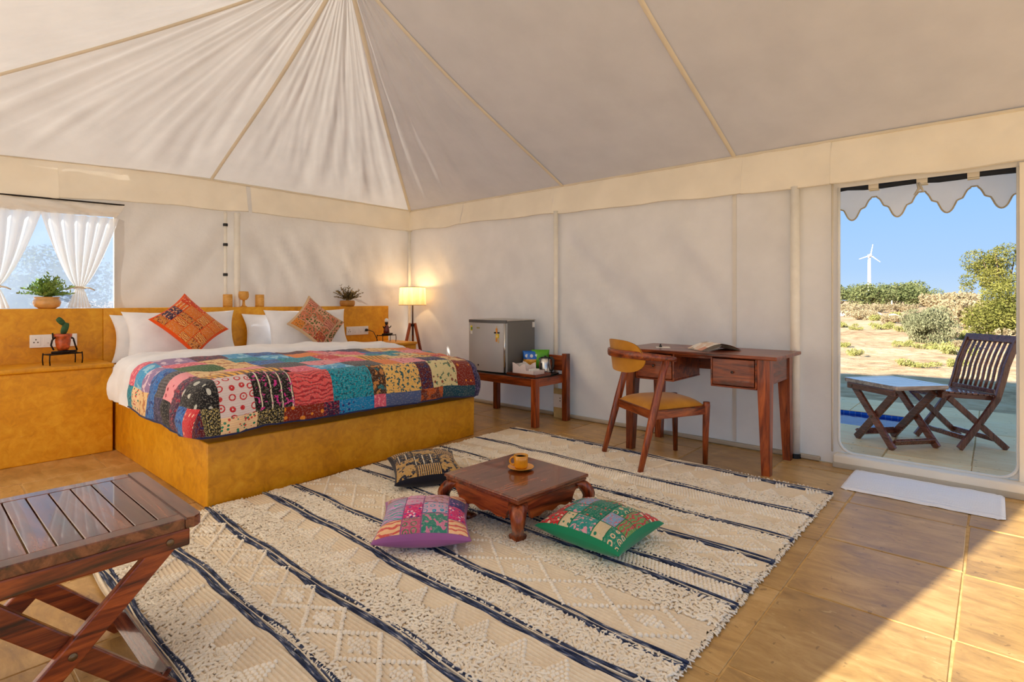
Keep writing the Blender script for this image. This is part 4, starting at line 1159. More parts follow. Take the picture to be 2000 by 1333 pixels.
for z in (f0+.004, f1-.026):
    for y in ys_: V.append((doorf(y), y, z))
    for y in ys_: V.append((3.722, y, z))
k = ny_+1
F.append(tuple(range(k))+tuple(range(2*k-1, k-1, -1))); F.append(tuple(range(2*k, 3*k))[::-1]+tuple(range(3*k, 4*k)))
for i in range(ny_): F += [(i, 2*k+i, 2*k+i+1, i+1), (k+i, k+i+1, 3*k+i+1, 3*k+i)]
F += [(0, k, 3*k, 2*k), (k-1, 3*k-1, 4*k-1, 2*k-1)]
fd = put('door', V, F, M['silver'], fr, False, True)
V2 = [(x_-.002 if z < .8 else x_, y, z) for x_, y, z in V]
V3 = [(doorf(y)-.003, y, f1-.025) for y in ys_]+[(3.724, y, f1-.025) for y in ys_]+[(doorf(y)-.003, y, f1+.002) for y in ys_]+[(3.724, y, f1+.002) for y in ys_]
put('door_cap', V3, F, plain('cap_grey', (84, 86, 88), .35), fd, False, True)
put('door_edge', *tube([(doorf(3.362)-.004, 3.362, f0+.006), (doorf(3.362)-.004, 3.362, f1-.028)], .010, 8), M['steel'], fd, True, True)
put('door_gasket', *box(3.7225, 3.7248, 3.358, 3.829, f0+.01, f1-.03), M['black'], fr, False, True)
dcal = lambda nm, ya, yb, za, zb, m, d=.0012: put(nm, *box(doorf((ya+yb)/2)-d-.001, doorf((ya+yb)/2)+.002, ya, yb, za, zb), m, fd, False, True)
stk = {k_: plain('sticker_'+k_, c_, .5) for k_, c_ in dict(yellow=(222, 196, 40), green=(96, 140, 40), white=(230, 230, 225), orange=(222, 150, 60), black=(20, 20, 24), cream=(226, 196, 140), gold=(150, 140, 70)).items()}
dcal('energy_label', 3.770, 3.802, .815, .862, stk['yellow']); dcal('energy_label', 3.776, 3.796, .822, .848, stk['green'], .002); dcal('energy_label', 3.772, 3.800, .782, .812, stk['white'])
dcal('energy_label', 3.812, 3.818, .81, .866, stk['white'])
for i, (y_, h_) in enumerate(((3.700, .014), (3.692, .009), (3.685, .012), (3.677, .009), (3.670, .013), (3.662, .009))):
    dcal('maker_mark', y_-.0026, y_+.0026, .838, .838+h_, stk['gold'])
for ya, yb, za, zb, c_ in ((3.440, 3.460, .800, .845, 'orange'), (3.446, 3.452, .845, .866, 'cream'), (3.455, 3.478, .798, .812, 'black'), (3.418, 3.440, .798, .812, 'black'), (3.424, 3.466, .755, .795, 'yellow'), (3.436, 3.456, .763, .782, 'cream'), (3.442, 3.460, .722, .755, 'orange'), (3.424, 3.436, .71, .75, 'cream')):
    dcal('sticker', ya, yb, za, zb, stk[c_], .0016 if c_ != 'cream' else .0022)
put('rating_plate', *box(4.085, 4.12, 3.353, 3.356, .845, .895), stk['white'], fr, False, True)
V, F = lathe([(0, .004), (.008, .003), (.009, 0)], 12); V = [Vector((doorf(3.68)-p.z, 3.68+p.x, .492+p.y)) for p in V]
put('lock', V, F, M['black'], fd, False, True)
for x, y in ((3.74, 3.375), (3.74, 3.81), (4.09, 3.375), (4.09, 3.81)):
    put('foot', *lathe([(.012, FZ+.0045), (.014, FZ+.009), (.012, f0+.001)], 10, (x, y, 0)), M['grey_plastic'], fr, False, True)

# tea tray
tz = FZ+.0045
tt = thing('wooden_tray', (3.79, 3.15, tz), 0, 'reddish wooden tray on the luggage bench under the white caddy', 'tray')
put('tray_base', *box(-.105, .10, -.155, .165, .0, .008, .002, 1), M['wood_y'], tt)
for b_ in ((-.113, -.103, -.163, .173), (.098, .108, -.163, .173)): put('tray_rim', *box(*b_, 0, .026, .002, 1), M['wood_y'], tt)
for b_ in ((-.102, .097, -.163, -.153), (-.102, .097, .163, .173)): put('tray_rim', *box(*b_, 0, .026, .002, 1), M['wood'], tt)
cd = thing('white_caddy', (3.785, 3.155, tz+.0085), 0, 'white scalloped caddy with paper sachets on the wooden tray', 'caddy')
t = NT('caddy_white'); f = t.noise(t.coord(), 120, 2); t.pbr(t.ramp(f, [(.3, lin(222, 206, 204)), (.7, lin(240, 230, 228))]), .6); cw = t.m
def scal(y): return .070+.035*abs(sin((y+.13)/.13*pi*.75)) if y > -.03 else .040
prof = [(-.125, 0), (.125, 0)]+[(.125-.25*i/40, scal(.125-.25*i/40)) for i in range(41)]
for x in (-.075, .070): put('caddy_side', *prism(prof, .004, (x, 0, 0), (0, 1, 0), (0, 0, 1)), cw, cd)
put('caddy_end', *box(-.075, .074, .1215, .1255, 0, .09), cw, cd); put('caddy_end', *box(-.075, .074, -.1255, -.1215, 0, .042), cw, cd)
put('caddy_divider', *box(-.071, .070, -.002, .002, 0, .082), cw, cd); put('caddy_base', *box(-.071, .070, -.121, .121, .0005, .004), cw, cd)
sp = plain('sachet_paper', (246, 244, 240), .6); sb = plain('sachet_brown', (150, 120, 90), .6)
for i in range(5):
    V, F = box(-.045, .045, -.002, .002, 0, .075+.008*(i % 3)); a = .25
    s_ = thing('sugar_sachet', (3.79, 3.18+.016*i, tz+.0165), .1*i, 'white paper sachet standing in the caddy', 'sachet', 'paper sachets in the white caddy')
    put('sachet', [(p[0], p[1]+p[2]*a*.3, p[2]) for p in V], F, sp, s_)
for i in range(2):
    s_ = thing('napkin_pack', (3.785, 3.075+.03*i, tz+.0165), 0, 'folded white napkin in the low end of the caddy', 'napkin', 'napkins in the white caddy')
    put('napkin', *box(-.05, .05, -.012, .012, 0, .045, .004, 1), sp, s_)
bt_ = thing('kettle_tray', (3.96, 3.08, tz), 0, 'black tray base under the steel kettle', 'tray')
put('tray_plate', *box(-.085, .075, -.085, .09, 0, .014, .005, 2), M['black'], bt_)
ke = thing('electric_kettle', (3.955, 3.095, tz+.0145), 0, 'steel electric kettle with black handle on its black tray', 'kettle')
put('kettle_body', *lathe([(0, .0), (.062, .0), (.064, .010), (.061, .05), (.055, .10), (.047, .128), (.044, .131)], 28), M['steel'], ke, True)
put('lid', *lathe([(.044, .131), (.042, .138), (.020, .142), (.008, .143), (.010, .152), (0, .154)], 20), M['black'], ke, True)
put('spout', *hexa([(-.016, .05, .095), (.016, .05, .095), (.016, .046, .126), (-.016, .046, .126), (-.006, .076, .118), (.006, .076, .118), (.006, .074, .129), (-.006, .074, .129)], .003, 1), M['steel'], ke)
put('handle', *tube([(0, -.040, .133), (0, -.075, .138), (0, -.092, .12), (0, -.092, .06), (0, -.076, .022), (0, -.062, .02)], [.010, .012, .012, .011, .010, .008], 8), M['black'], ke, True)
put('water_window', *box(-.063, -.055, -.008, .008, .03, .09, .002, 1), M['black'], ke)
def packet(nm, o, rz, cols_, label, w=.17, h=.21):
    r = thing(nm, o, rz, label, 'snack packet')
    zs = [0, .34, .62, 1.0]
    for k_, c_ in enumerate(cols_):
        def sf(u, v, side):
            vv = zs[k_]+(zs[k_+1]-zs[k_])*(v+1)/2; q = (1-u*u)*max(0, 1-(2*vv-1)**2)
            return Vector((side*.035*q**.5+.004*noise.noise((u*5, vv*6, side)), u*w/2*(1-.08*sin(vv*pi)), vv*h))
        V, F = cushion_body(sf, 12); put('foil_panel', V, F, c_, r, True)
    return r
fo = lambda n_, c_: plain(n_, c_, .28, .2, .1, 20)
blue, amb, navy_, grn = fo('foil_blue', (30, 110, 206)), fo('foil_amber', (226, 160, 50)), fo('foil_navy', (50, 70, 100)), fo('foil_green', (90, 170, 30))
pk = packet('crisp_packet', (3.968, 3.268, tz), radians(39), [navy_, amb, blue], 'blue and amber snack packet leaning behind the white caddy', .17, .20)
wl_ = plain('packet_print', (235, 240, 250), .4)
for y_ in (-.045, 0, .045):
    V, F = lathe([(0, .002), (.013, .002), (.015, 0)], 14); put('printed_mark', [Vector((-.034+abs(y_)*.25-p.z, y_+p.x, .155+p.y*1.1)) for p in V], F, wl_, pk)
packet('crisp_packet', (4.022, 3.205, tz), radians(39), [grn, grn, grn], 'green snack packet standing behind the blue snack packet', .17, .212)

# socket box on the floor by the bench
sbx = thing('floor_socket_box', (4.14, 3.05, 0), 0, 'beige socket board with white outlet at the wall under the luggage bench', 'socket')
put('board', *box(4.125, 4.15, 2.965, 3.13, 0, .275, .003, 1), plain('board_beige', (206, 184, 130), .7), sbx, False, True)
put('outlet_plate', *box(4.118, 4.1255, 3.0, 3.125, .10, .225, .002, 1), M['white_plastic'], sbx, False, True)
for z in (.16, .185): put('outlet_hole', *box(4.1165, 4.1185, 3.044, 3.052, z, z+.010), M['black'], sbx, False, True)
# ------------------------------------------------------------------ slatted folding tables and chair
def folding_table(loc_, rz, W, D, H, ns, label, mx, mz, group=None):
    """W along local x (slat row), D along local y (slat length)"""
    r = thing('folding_table', loc_, rz, label, 'table', group)
    th = .030
    e_ = .048; eb = .044
    my = wood('table_slats_'+mx, (46, 22, 14), (92, 44, 26), (134, 78, 50), 1, .2, .45) if mx == 'wood' else wood('sky_sheen_slats', (110, 84, 70), (160, 134, 118), (196, 176, 160), 1, .16, .7)  # patio table slats coloured paler than its teak to carry the sky's reflection
    # frame: two rails along x, two end boards with rounded outer corners
    for s in (1, -1):
        put('frame_rail', *box(-W/2+eb+.0005, W/2-eb-.0005, s*(D/2-e_/2)-e_/2, s*(D/2-e_/2)+e_/2, H-th, H, .003, 2), my, r)
        rr = .022; x1 = W/2; x0 = W/2-eb
        pl = [(x0, -D/2)]+[(x1-rr+rr*sin(a), -D/2+rr-rr*cos(a)) for a in [pi/2*k/5 for k in range(6)]]+[(x1-rr+rr*cos(a), D/2-rr+rr*sin(a)) for a in [pi/2*k/5 for k in range(6)]]+[(x0, D/2)]
        pl = [(s*x, y) for x, y in pl]
        if s < 0: pl = pl[::-1]
        bm = bmesh.new(); V, F = prism(pl, th, (0, 0, H-th), (1, 0, 0), (0, 1, 0)); vv = [bm.verts.new(p) for p in V]
        for q in F: bm.faces.new([vv[i] for i in q])
        bmesh.ops.bevel(bm, geom=[ed for ed in bm.edges if abs(ed.verts[0].co.z-ed.verts[1].co.z) < 1e-5], offset=.004, segments=2, affect='EDGES')
        bm.verts.index_update(); V = [v.co.copy() for v in bm.verts]; F = [[v.index for v in f.verts] for f in bm.faces]; bm.free()
        put('end_board', V, F, my, r)
    xs0, xs1 = -W/2+eb, W/2-eb; p_ = (xs1-xs0)/ns
    for k in range(ns):
        put('slat', *box(xs0+k*p_+.0017, xs0+(k+1)*p_-.0017, -D/2+e_+.0005, D/2-e_-.0005, H-th+.002, H-.0008, .0015, 1), my, r)
    xa = W/2-.045
    for s in (1, -1):
        yb = s*(D/2-.016)
        put('apron', *box(-W/2+.03, W/2-.03, yb-.011, yb+.011, H-th-.050, H-th-.0005, .006, 2), M[mx], r)
        for d_, yo in ((1, s*(D/2-.040)), (-1, s*(D/2-.064))):
            leg = put('leg', *bar((d_*(-xa+.02), yo, .006), (d_*(xa-.025), yo, H-th-.03), .024, .054, up=(0, 0, 1), bev=.004, seg=2), M[mx], r)
            V, F = lathe([(0, .006), (.004, .006), (.006, .004), (.009, .005), (.010, 0)], 12)
            sy = 1 if s > 0 else -1
            bx = d_*(xa-.035)
            put('bolt', [Vector((bx+p.x, (s*(D/2-.0055) if d_*s*0 == 0 and d_ > 0 else yo+sy*.0105)+sy*p.z*(1 if s > 0 else 1), H-th-.026+p.y)) for p in V], F, M['brass'], leg, True)
        V, F = lathe([(0, .006), (.004, .006), (.006, .004), (.009, .005), (.010, 0)], 12)
        put('bolt', [Vector((p.x, s*(D/2-.029)+(s*p.z), (H-th-.03)/2+.003+p.y)) for p in V], F, M['brass'], r, True)
    for s in (1, -1):
        put('stretcher', *bar((s*(xa-.035), -D/2+.055, .055), (s*(xa-.035), D/2-.055, .055), .020, .05, up=(s*.6, 0, .8), bev=.003), M['teak_x'] if mx != 'wood' else my, r)
    return r
folding_table((.290, 1.965, 0), 0, .57, .585, .50, 9, 'glossy brown slatted folding table in the left foreground', 'wood', 'wood_z')
folding_table((5.12, .588, 0), radians(50), .51, .45, .48, 8, 'slatted wooden folding table outside on the patio beside the pool', 'teak_x', 'teak_z')

fc = thing('folding_chair', (5.46, .215, 0), radians(-47), 'dark slatted wooden folding chair on the patio beside the outdoor table', 'chair')
# local +x is the way the back leans, y across
Wc = .44; SH = .405
for s in (1, -1):
    y = s*(Wc/2-.012)
    put('leg', *bar((.185, y, .006), (-.235, y-s*.024, SH-.02), .021, .042, bev=.003), M['teak_z'], fc)
    pts = [(-.175, y, .012), (-.02, y, .20), (.11, y, .375), (.150, y, .50), (.182, y, .62), (.258, y, .80)]
    V, F = [], []
    for i in range(len(pts)-1): V, F = join((V, F), bar(pts[i], Vector(pts[i+1])+(Vector(pts[i+1])-Vector(pts[i])).normalized()*.006, .022, .044, up=(-1, 0, .6), bev=.002))
    put('back_leg', V, F, M['teak_z'], fc)
    put('seat_rail', *bar((-.275, s*(Wc/2-.05), SH), (.11, s*(Wc/2-.05), SH-.03), .02, .034, bev=.003), M['teak_x'], fc)
for k in range(9):
    x = -.265+.044*k
    put('seat_slat', *bar((x, -Wc/2+.02, SH+.024-.0035*k), (x, Wc/2-.02, SH+.024-.0035*k), .036, .013, bev=.003), M['teak_x'], fc)
put('seat_apron', *bar((-.285, -Wc/2+.02, SH), (-.285, Wc/2-.02, SH), .018, .05, bev=.004), M['teak_x'], fc)
put('top_rail', *bar((.262, -Wc/2-.012, .81), (.262, Wc/2+.012, .81), .024, .056, up=(.35, 0, .93), bev=.004, seg=2), M['teak_x'], fc)
put('bottom_rail', *bar((.118, -Wc/2+.03, .425), (.118, Wc/2-.03, .425), .022, .035, bev=.003), M['teak_x'], fc)
for k in range(9):
    y = -Wc/2+.046+(Wc-.092)*k/8
    pts = [(.120, y, .42), (.150, y, .51), (.170, y, .60), (.204, y, .69), (.254, y, .795)]
    put('back_slat', *curve_bar(pts, [(.0115, .0065)]*5, 8), M['teak_z'], fc, True)
for x, z in ((.13, .068), (-.115, .085)):
    put('stretcher', *bar((x, -Wc/2+.03, z), (x, Wc/2-.03, z), .018, .036, bev=.003), M['teak_x'], fc)
for s in (1, -1):
    V, F = lathe([(0, .006), (.006, .005), (.008, 0)], 10); put('bolt', [Vector((-.01+p.x, s*(Wc/2+.0)+s*p.z, .19+p.y)) for p in V], F, M['brass'], fc)

# ------------------------------------------------------------------ floor lamp
LX, LY = 4.0, 5.09
lp = thing('floor_lamp', (LX, LY, 0), radians(20), 'lit floor lamp with pleated cream shade on a wooden tripod in the far corner', 'lamp')
t = NT('lamp_shade'); w = t.n('ShaderNodeTexNoise'); t.l(t.coord('Object', (6, 6, .3)), w.inputs['Vector']); w.inputs['Scale'].default_value = 6
d = t.n('ShaderNodeBsdfDiffuse'); tr = t.n('ShaderNodeBsdfTranslucent'); mx = t.n('ShaderNodeMixShader'); mx.inputs[0].default_value = .5
cc = t.ramp(w.outputs['Fac'], [(.3, lin(238, 218, 176)), (.7, lin(252, 242, 216))])
t.l(cc, d.inputs[0]); t.l(cc, tr.inputs[0]); t.l(d.outputs[0], mx.inputs[1]); t.l(tr.outputs[0], mx.inputs[2]); t.l(mx.outputs[0], t.out.inputs[0])
V, F = [], []
n = 96
for z, r_ in ((1.052, .155), (1.12, .151), (1.19, .148), (1.258, .144)):
    for k in range(n):
        rr = r_+.004*sin(k*2*pi/n*24)+.0015*sin(k*2.3)
        V.append((rr*cos(2*pi*k/n), rr*sin(2*pi*k/n), z))
for i in range(3):
    for k in range(n): F.append((i*n+k, i*n+(k+1) % n, (i+1)*n+(k+1) % n, (i+1)*n+k))
sh = put('lamp_shade', V, F, t.m, lp, True)
for z, r_ in ((1.052, .156), (1.258, .145)): put('shade_hoop', *tube([(r_*cos(2*pi*k/32), r_*sin(2*pi*k/32), z) for k in range(32)], .004, 6, True), plain('shade_trim_%d' % (z*100), (232, 200, 140), .7), sh, True)
put('stem', *tube([(0, 0, .70), (0, 0, 1.10)], .009, 10), plain('lamp_stem', (60, 30, 22), .4), lp, True)
put('collar', *lathe([(.022, .80), (.030, .802), (.030, .826), (.022, .83)], 16), M['iron'], lp)
for k in range(3):
    a = 2*pi*k/3+radians(30)
    put('leg', *bar((.030*cos(a), .030*sin(a), .84), (.235*cos(a), .235*sin(a), .004), .026, .030, bev=.003), M['wood_z'], lp)
t = NT('bulb_glow'); em = t.n('ShaderNodeEmission'); em.inputs[0].default_value = (1, .72, .38, 1); em.inputs[1].default_value = 1.2; t.l(em.outputs[0], t.out.inputs[0])
put('bulb', *lathe([(0, 1.10), (.012, 1.10), (.014, 1.125), (.028, 1.155), (.026, 1.18), (0, 1.195)], 16), t.m, lp, True)
bl = bpy.data.objects.new('lamp_light', bpy.data.lights.new('lamp_light', 'POINT')); COL.objects.link(bl)
bl.parent = lp; bl.location = (0, 0, 1.240); bl.data.energy = 3.6; bl.data.color = (1, .66, .30); bl.data.shadow_soft_size = .03

# ------------------------------------------------------------------ window with curtains in the back wall
wn_ = thing('window_1', (.65, YW, 1.4), 0, kind='structure')
t = NT('clear_film'); tr = t.n('ShaderNodeBsdfTransparent'); tr.inputs[0].default_value = (.82, .88, .94, 1)
tl = t.n('ShaderNodeBsdfTranslucent'); tl.inputs[0].default_value = lin(184, 200, 220); mx = t.n('ShaderNodeMixShader')
f = t.noise(t.coord('Object', (1, 1, 1)), 3, 3, .5)
t.l(t.ramp(f, [(.3, (.52, .52, .52, 1)), (.7, (.66, .66, .66, 1))]), mx.inputs[0])
t.l(tr.outputs[0], mx.inputs[1]); t.l(tl.outputs[0], mx.inputs[2]); t.l(mx.outputs[0], t.out.inputs[0])
V, F, UV = grid(lambda u, v: (WX0+(WX1-WX0)*u, YW+.012+.005*noise.noise((u*6, v*6, 0)), WZ0+(WZ1-WZ0)*v), 16, 12)
put('window_film', V, F, t.m, wn_, True, True)
put('window_binding', *join(bar((WX1, YW-.004, WZ0), (WX1, YW-.004, WZ1), .03, .004, bev=0), bar((WX0, YW-.004, WZ0), (WX0, YW-.004, WZ1), .03, .004, bev=0)), M['white_canvas'], wn_, False, True)
hdr = thing('rolled_window_flap', (.6, YW, 1.86), 0, 'gathered grey cloth band rolled above the curtained window', 'flap')
V, F, UV = grid(lambda u, v: (-.30+1.555*u-.06*(1-v)*(1 if u > .5 else 0)*u, YW-.05-.02*sin(v*pi)-.022*noise.noise((u*24+v*5, v*1.5, 1)), 1.745+.105*v+.034*u), 120, 8)
put('gathered_cloth', V, F, M['hem'] if False else canvas('canvas_flap', (240, 233, 222), .2), hdr, True, True)
put('band_cord', *tube([(-.3, YW-.058, 1.852), (1.25, YW-.058, 1.886)], .006, 6), M['iron'], hdr, True, True)
t = NT('sheer'); v = t.coord()
d = t.n('ShaderNodeBsdfDiffuse'); tr = t.n('ShaderNodeBsdfTranslucent'); tp = t.n('ShaderNodeBsdfTransparent'); mx = t.n('ShaderNodeMixShader'); m2_ = t.n('ShaderNodeMixShader')
cc = lin(252, 247, 238)
d.inputs[0].default_value = cc; tr.inputs[0].default_value = cc; mx.inputs[0].default_value = .55; m2_.inputs[0].default_value = .12
t.l(d.outputs[0], mx.inputs[1]); t.l(tr.outputs[0], mx.inputs[2]); t.l(mx.outputs[0], m2_.inputs[1]); t.l(tp.outputs[0], m2_.inputs[2]); t.l(m2_.outputs[0], t.out.inputs[0]); M['sheer'] = t.m
def curtain(x0, x1, xt, lb, seed):
    r = thing('curtain', ((x0+x1)/2, YW-.06, 1.05), 0, lb, 'curtain', None)
    zt, zk, zb = 1.770, 1.205, 1.046
    def fn(u, v):
        z = zb+(zt-zb)*v
        if z >= zk: k = ((z-zk)/(zt-zk)); wv = k**.72*(1)+.085*(1-k)
        else: k = (zk-z)/(zk-zb); wv = .085+.22*k**.8
        xc = xt+((x0+x1)/2-xt)*min(1, max(0, (z-zk)/(zt-zk)))**.8
        amp = .020*(.35+.65*min(1, abs(z-zk)/.3))
        ph = u*2*pi*6.5+.9*sin(seed+u*7)
        return (xc+(u-.5)*(x1-x0)*wv, YW-.045-.02*(1-abs(z-zk)*.8 if abs(z-zk) < .5 else .6)-amp*sin(ph+.6*sin(v*3+seed)), z)
    V, F, UV = grid(fn, 110, 46)
    put('curtain_cloth', V, F, M['sheer'], r, True, True)
    w_ = .085*(x1-x0)/2+.012
    ring = [(xt+w_*cos(a), YW-.062+.034*sin(a), zk+.004*sin(2*a)) for a in [2*pi*k/20 for k in range(20)]]
    put('tie_band', *tube(ring, .009, 6, True), M['seam'], r, True, True)
    for s in (1, -1): put('tie_end', *tube([(xt+s*.02, YW-.10, zk), (xt+s*.06, YW-.105, zk-.006), (xt+s*.09, YW-.10, zk-.022)], [.006, .006, .004], 6), M['seam'], r, True, True)
curtain(.72, 1.215, .955, 'white curtain tied at the waist at the right half of the window', 1)
curtain(.16, .73, .465, 'white curtain tied at the waist at the left edge of the picture', 4)

sd_ = thing('light_curtain', (XL, 3.4, 0), 0, 'sheer white curtain added in the left wall out of frame to spread soft sunlight', 'curtain')  # added out of view: sunlit cloth throwing soft light from the left
V, F, UV = grid(lambda u, v: (XL+.02*sin(u*90)+.008*sin(u*37+v), LW0+(LW1-LW0)*u, .02+1.86*v), 200, 12)
put('curtain_cloth', V, F, canvas('light_curtain_cloth', (250, 246, 238), .26, .05), sd_, True, True)

# ------------------------------------------------------------------ things on the headboard and ledges
HZ = 1.0425
t = NT('turned_wood'); f = t.noise(t.coord('Object', (8, 8, 40)), 2, 4, .6, .6)
t.pbr(t.ramp(f, [(.3, lin(204, 142, 48)), (.7, lin(230, 174, 84))]), .4, 0, None, .5, 0, .15); M['turned'] = t.m
for x, lb in ((2.046, 'turned honey wood tumbler on the headboard, left of the goblet'), (2.34, 'turned honey wood tumbler on the headboard, right of the goblet')):
    c = thing('wooden_tumbler', (x, 5.335, HZ), 0, lb, 'tumbler')
    put('tumbler_body', *lathe([(0, 0), (.038, 0), (.0405, .004), (.041, .06), (.0405, .114), (.038, .118), (.034, .112), (.033, .02), (0, .018)], 24), M['turned'], c, True)
c = thing('wooden_goblet', (2.19, 5.335, HZ), 0, 'turned wooden goblet between the two tumblers on the headboard', 'goblet')
put('goblet_bowl', *lathe([(.011, .062), (.030, .070), (.044, .092), (.046, .118), (.041, .146), (.037, .148), (.036, .140), (.039, .115), (.03, .085), (0, .078)], 24), M['turned'], c, True)
put('goblet_stem', *lathe([(0, 0), (.030, 0), (.031, .004), (.016, .012), (.012, .03), (.011, .062), (0, .063)], 20), M['turned'], c, True)

terra = plain('glazed_terracotta', (220, 164, 92), .3, 0, .1, 20, 0, .5, .3)
def leafset(spec, seed, per, mat_col):
    """narrow leaves along curved stalks"""
    r2 = random.Random(seed); LV, LF, SV, SF = [], [], [], []
    for (az, lean, ln_) in spec:
        pts = []
        for i in range(8):
            s = i/7; out = ln_*sin(lean)*s**1.2; up = ln_*cos(lean)*s-.25*ln_*s*s*sin(lean)
            pts.append(Vector((out*cos(az), out*sin(az), up)))
        v, f = tube(pts, [.0018]*7+[.0008], 4); SV, SF = join((SV, SF), (v, f))
        for i in range(2, 8):
            for q in range(per):
                a = r2.uniform(0, 2*pi); L = r2.uniform(.020, .038); w = L*.24
                d = (pts[i]-pts[i-1]).normalized()*.7+Vector((cos(a), sin(a), r2.uniform(-.1, .6)))*.7; d.normalize()
                s_ = d.orthogonal().normalized(); p = pts[i]; k = len(LV)
                LV += [p, p+d*L*.5+s_*w, p+d*L, p+d*L*.5-s_*w]; LF.append((k, k+1, k+2, k+3))
    return LV, LF, SV, SF
r2 = random.Random(5)
pl = thing('potted_plant', (.757, 5.335, HZ), 0, 'leafy green plant in a round orange clay bowl on the headboard under the window', 'plant')
put('pot', *lathe([(0, 0), (.05, 0), (.075, .016), (.084, .042), (.078, .066), (.070, .074), (.078, .082), (.076, .088), (.066, .080), (0, .07)], 28), terra, pl, True)
put('soil', *lathe([(0, .078), (.066, .078)], 16), plain('soil', (60, 44, 30), .95), pl)
LV, LF, SV, SF = leafset([(r2.uniform(0, 2*pi), r2.uniform(.05, 1.15), r2.uniform(.10, .185)) for _ in range(58)], 5, 4, 0)
lf = plain('leaf_green', (158, 188, 92), .5, 0, .3, 40)
put('foliage', [Vector(p)+Vector((0, 0, .078)) for p in LV], LF, lf, pl, kind='stuff'); put('stems', [Vector(p)+Vector((0, 0, .078)) for p in SV], SF, lf, pl)
pl = thing('dried_plant', (3.295, 5.335, HZ), 0, 'dried brown grass plant in a small clay bowl at the right end of the headboard', 'plant')
put('pot', *lathe([(0, 0), (.068, 0), (.078, .010), (.082, .036), (.078, .058), (.070, .062), (.068, .052), (0, .05)], 28), plain('clay_bowl', (186, 128, 52), .45), pl, True)
LV, LF, SV, SF = leafset([(r2.uniform(-.9, 1.2) if k % 3 else r2.uniform(2.4, 4), r2.uniform(.1, 1.0), r2.uniform(.10, .20)) for k in range(34)], 8, 4, 0)
lf = plain('dried_leaf', (158, 132, 76), .7, 0, .4, 50)
put('foliage', [Vector(p)+Vector((0, 0, .05)) for p in LV], LF, lf, pl, kind='stuff'); put('stems', [Vector(p)+Vector((0, 0, .05)) for p in SV], SF, lf, pl)

# switch plates
def plate(x0, x1, z0, z1, label):
    s = thing('socket_plate', ((x0+x1)/2, HY-.006, (z0+z1)/2), 0, label, 'socket')
    put('plate', *box(x0, x1, HY-.012, HY-.0005, z0, z1, .003, 2), M['white_plastic'], s, False, True)
    n = 4; w = (x1-x0)/n; gp = plain('plate_line', (200, 200, 200), .4) if 'gp' not in M else M['gp']; M['gp'] = gp
    zm = (z0+z1)/2
    for k in range(n):
        xc = x0+w*(k+.5)
        put('module', *box(xc-w*.40, xc+w*.40, HY-.0145, HY-.0118, zm-.033, zm+.033, .0015, 1), M['white_plastic'], s, False, True)
        if k in (0, 3):
            for dx, dz in ((0, .012), (-.011, -.008), (.011, -.008)): put('socket_hole', *box(xc+dx-.0035, xc+dx+.0035, HY-.0155, HY-.0143, zm+dz-.004, zm+dz+.004), M['black'], s, False, True)
        else:
            put('rocker', *box(xc-.014, xc+.014, HY-.0165, HY-.0143, zm-.022, zm+.022, .0015, 1), M['white_plastic'], s, False, True)
            put('rocker_mark', *box(xc-.004, xc+.004, HY-.0172, HY-.0164, zm-.017, zm-.013), M['grey_plastic'], s, False, True)
    return s
plate(.650, .925, .755, .850, 'white switch and socket plate above the left bedside ledge')
plate(3.245, 3.52, .725, .818, 'white switch and socket plate above the right bedside ledge')
pg_ = thing('plug_cable', (3.485, HY-.03, .775), 0, 'black plug with cable in the socket plate right of the bed', 'plug')
V, F = lathe([(0, .034), (.012, .032), (.016, .012), (.015, 0)], 14); put('plug', [Vector((3.485+p.x, HY-.0165-p.z, .775+p.y)) for p in V], F, M['black'], pg_, True, True)
put('cable', *tube([(3.485, HY-.045, .775), (3.51, HY-.06, .768), (3.545, HY-.07, .755), (3.575, HY-.075, .70), (3.60, HY-.07, .655)], .004, 6), M['black'], pg_, True, True)

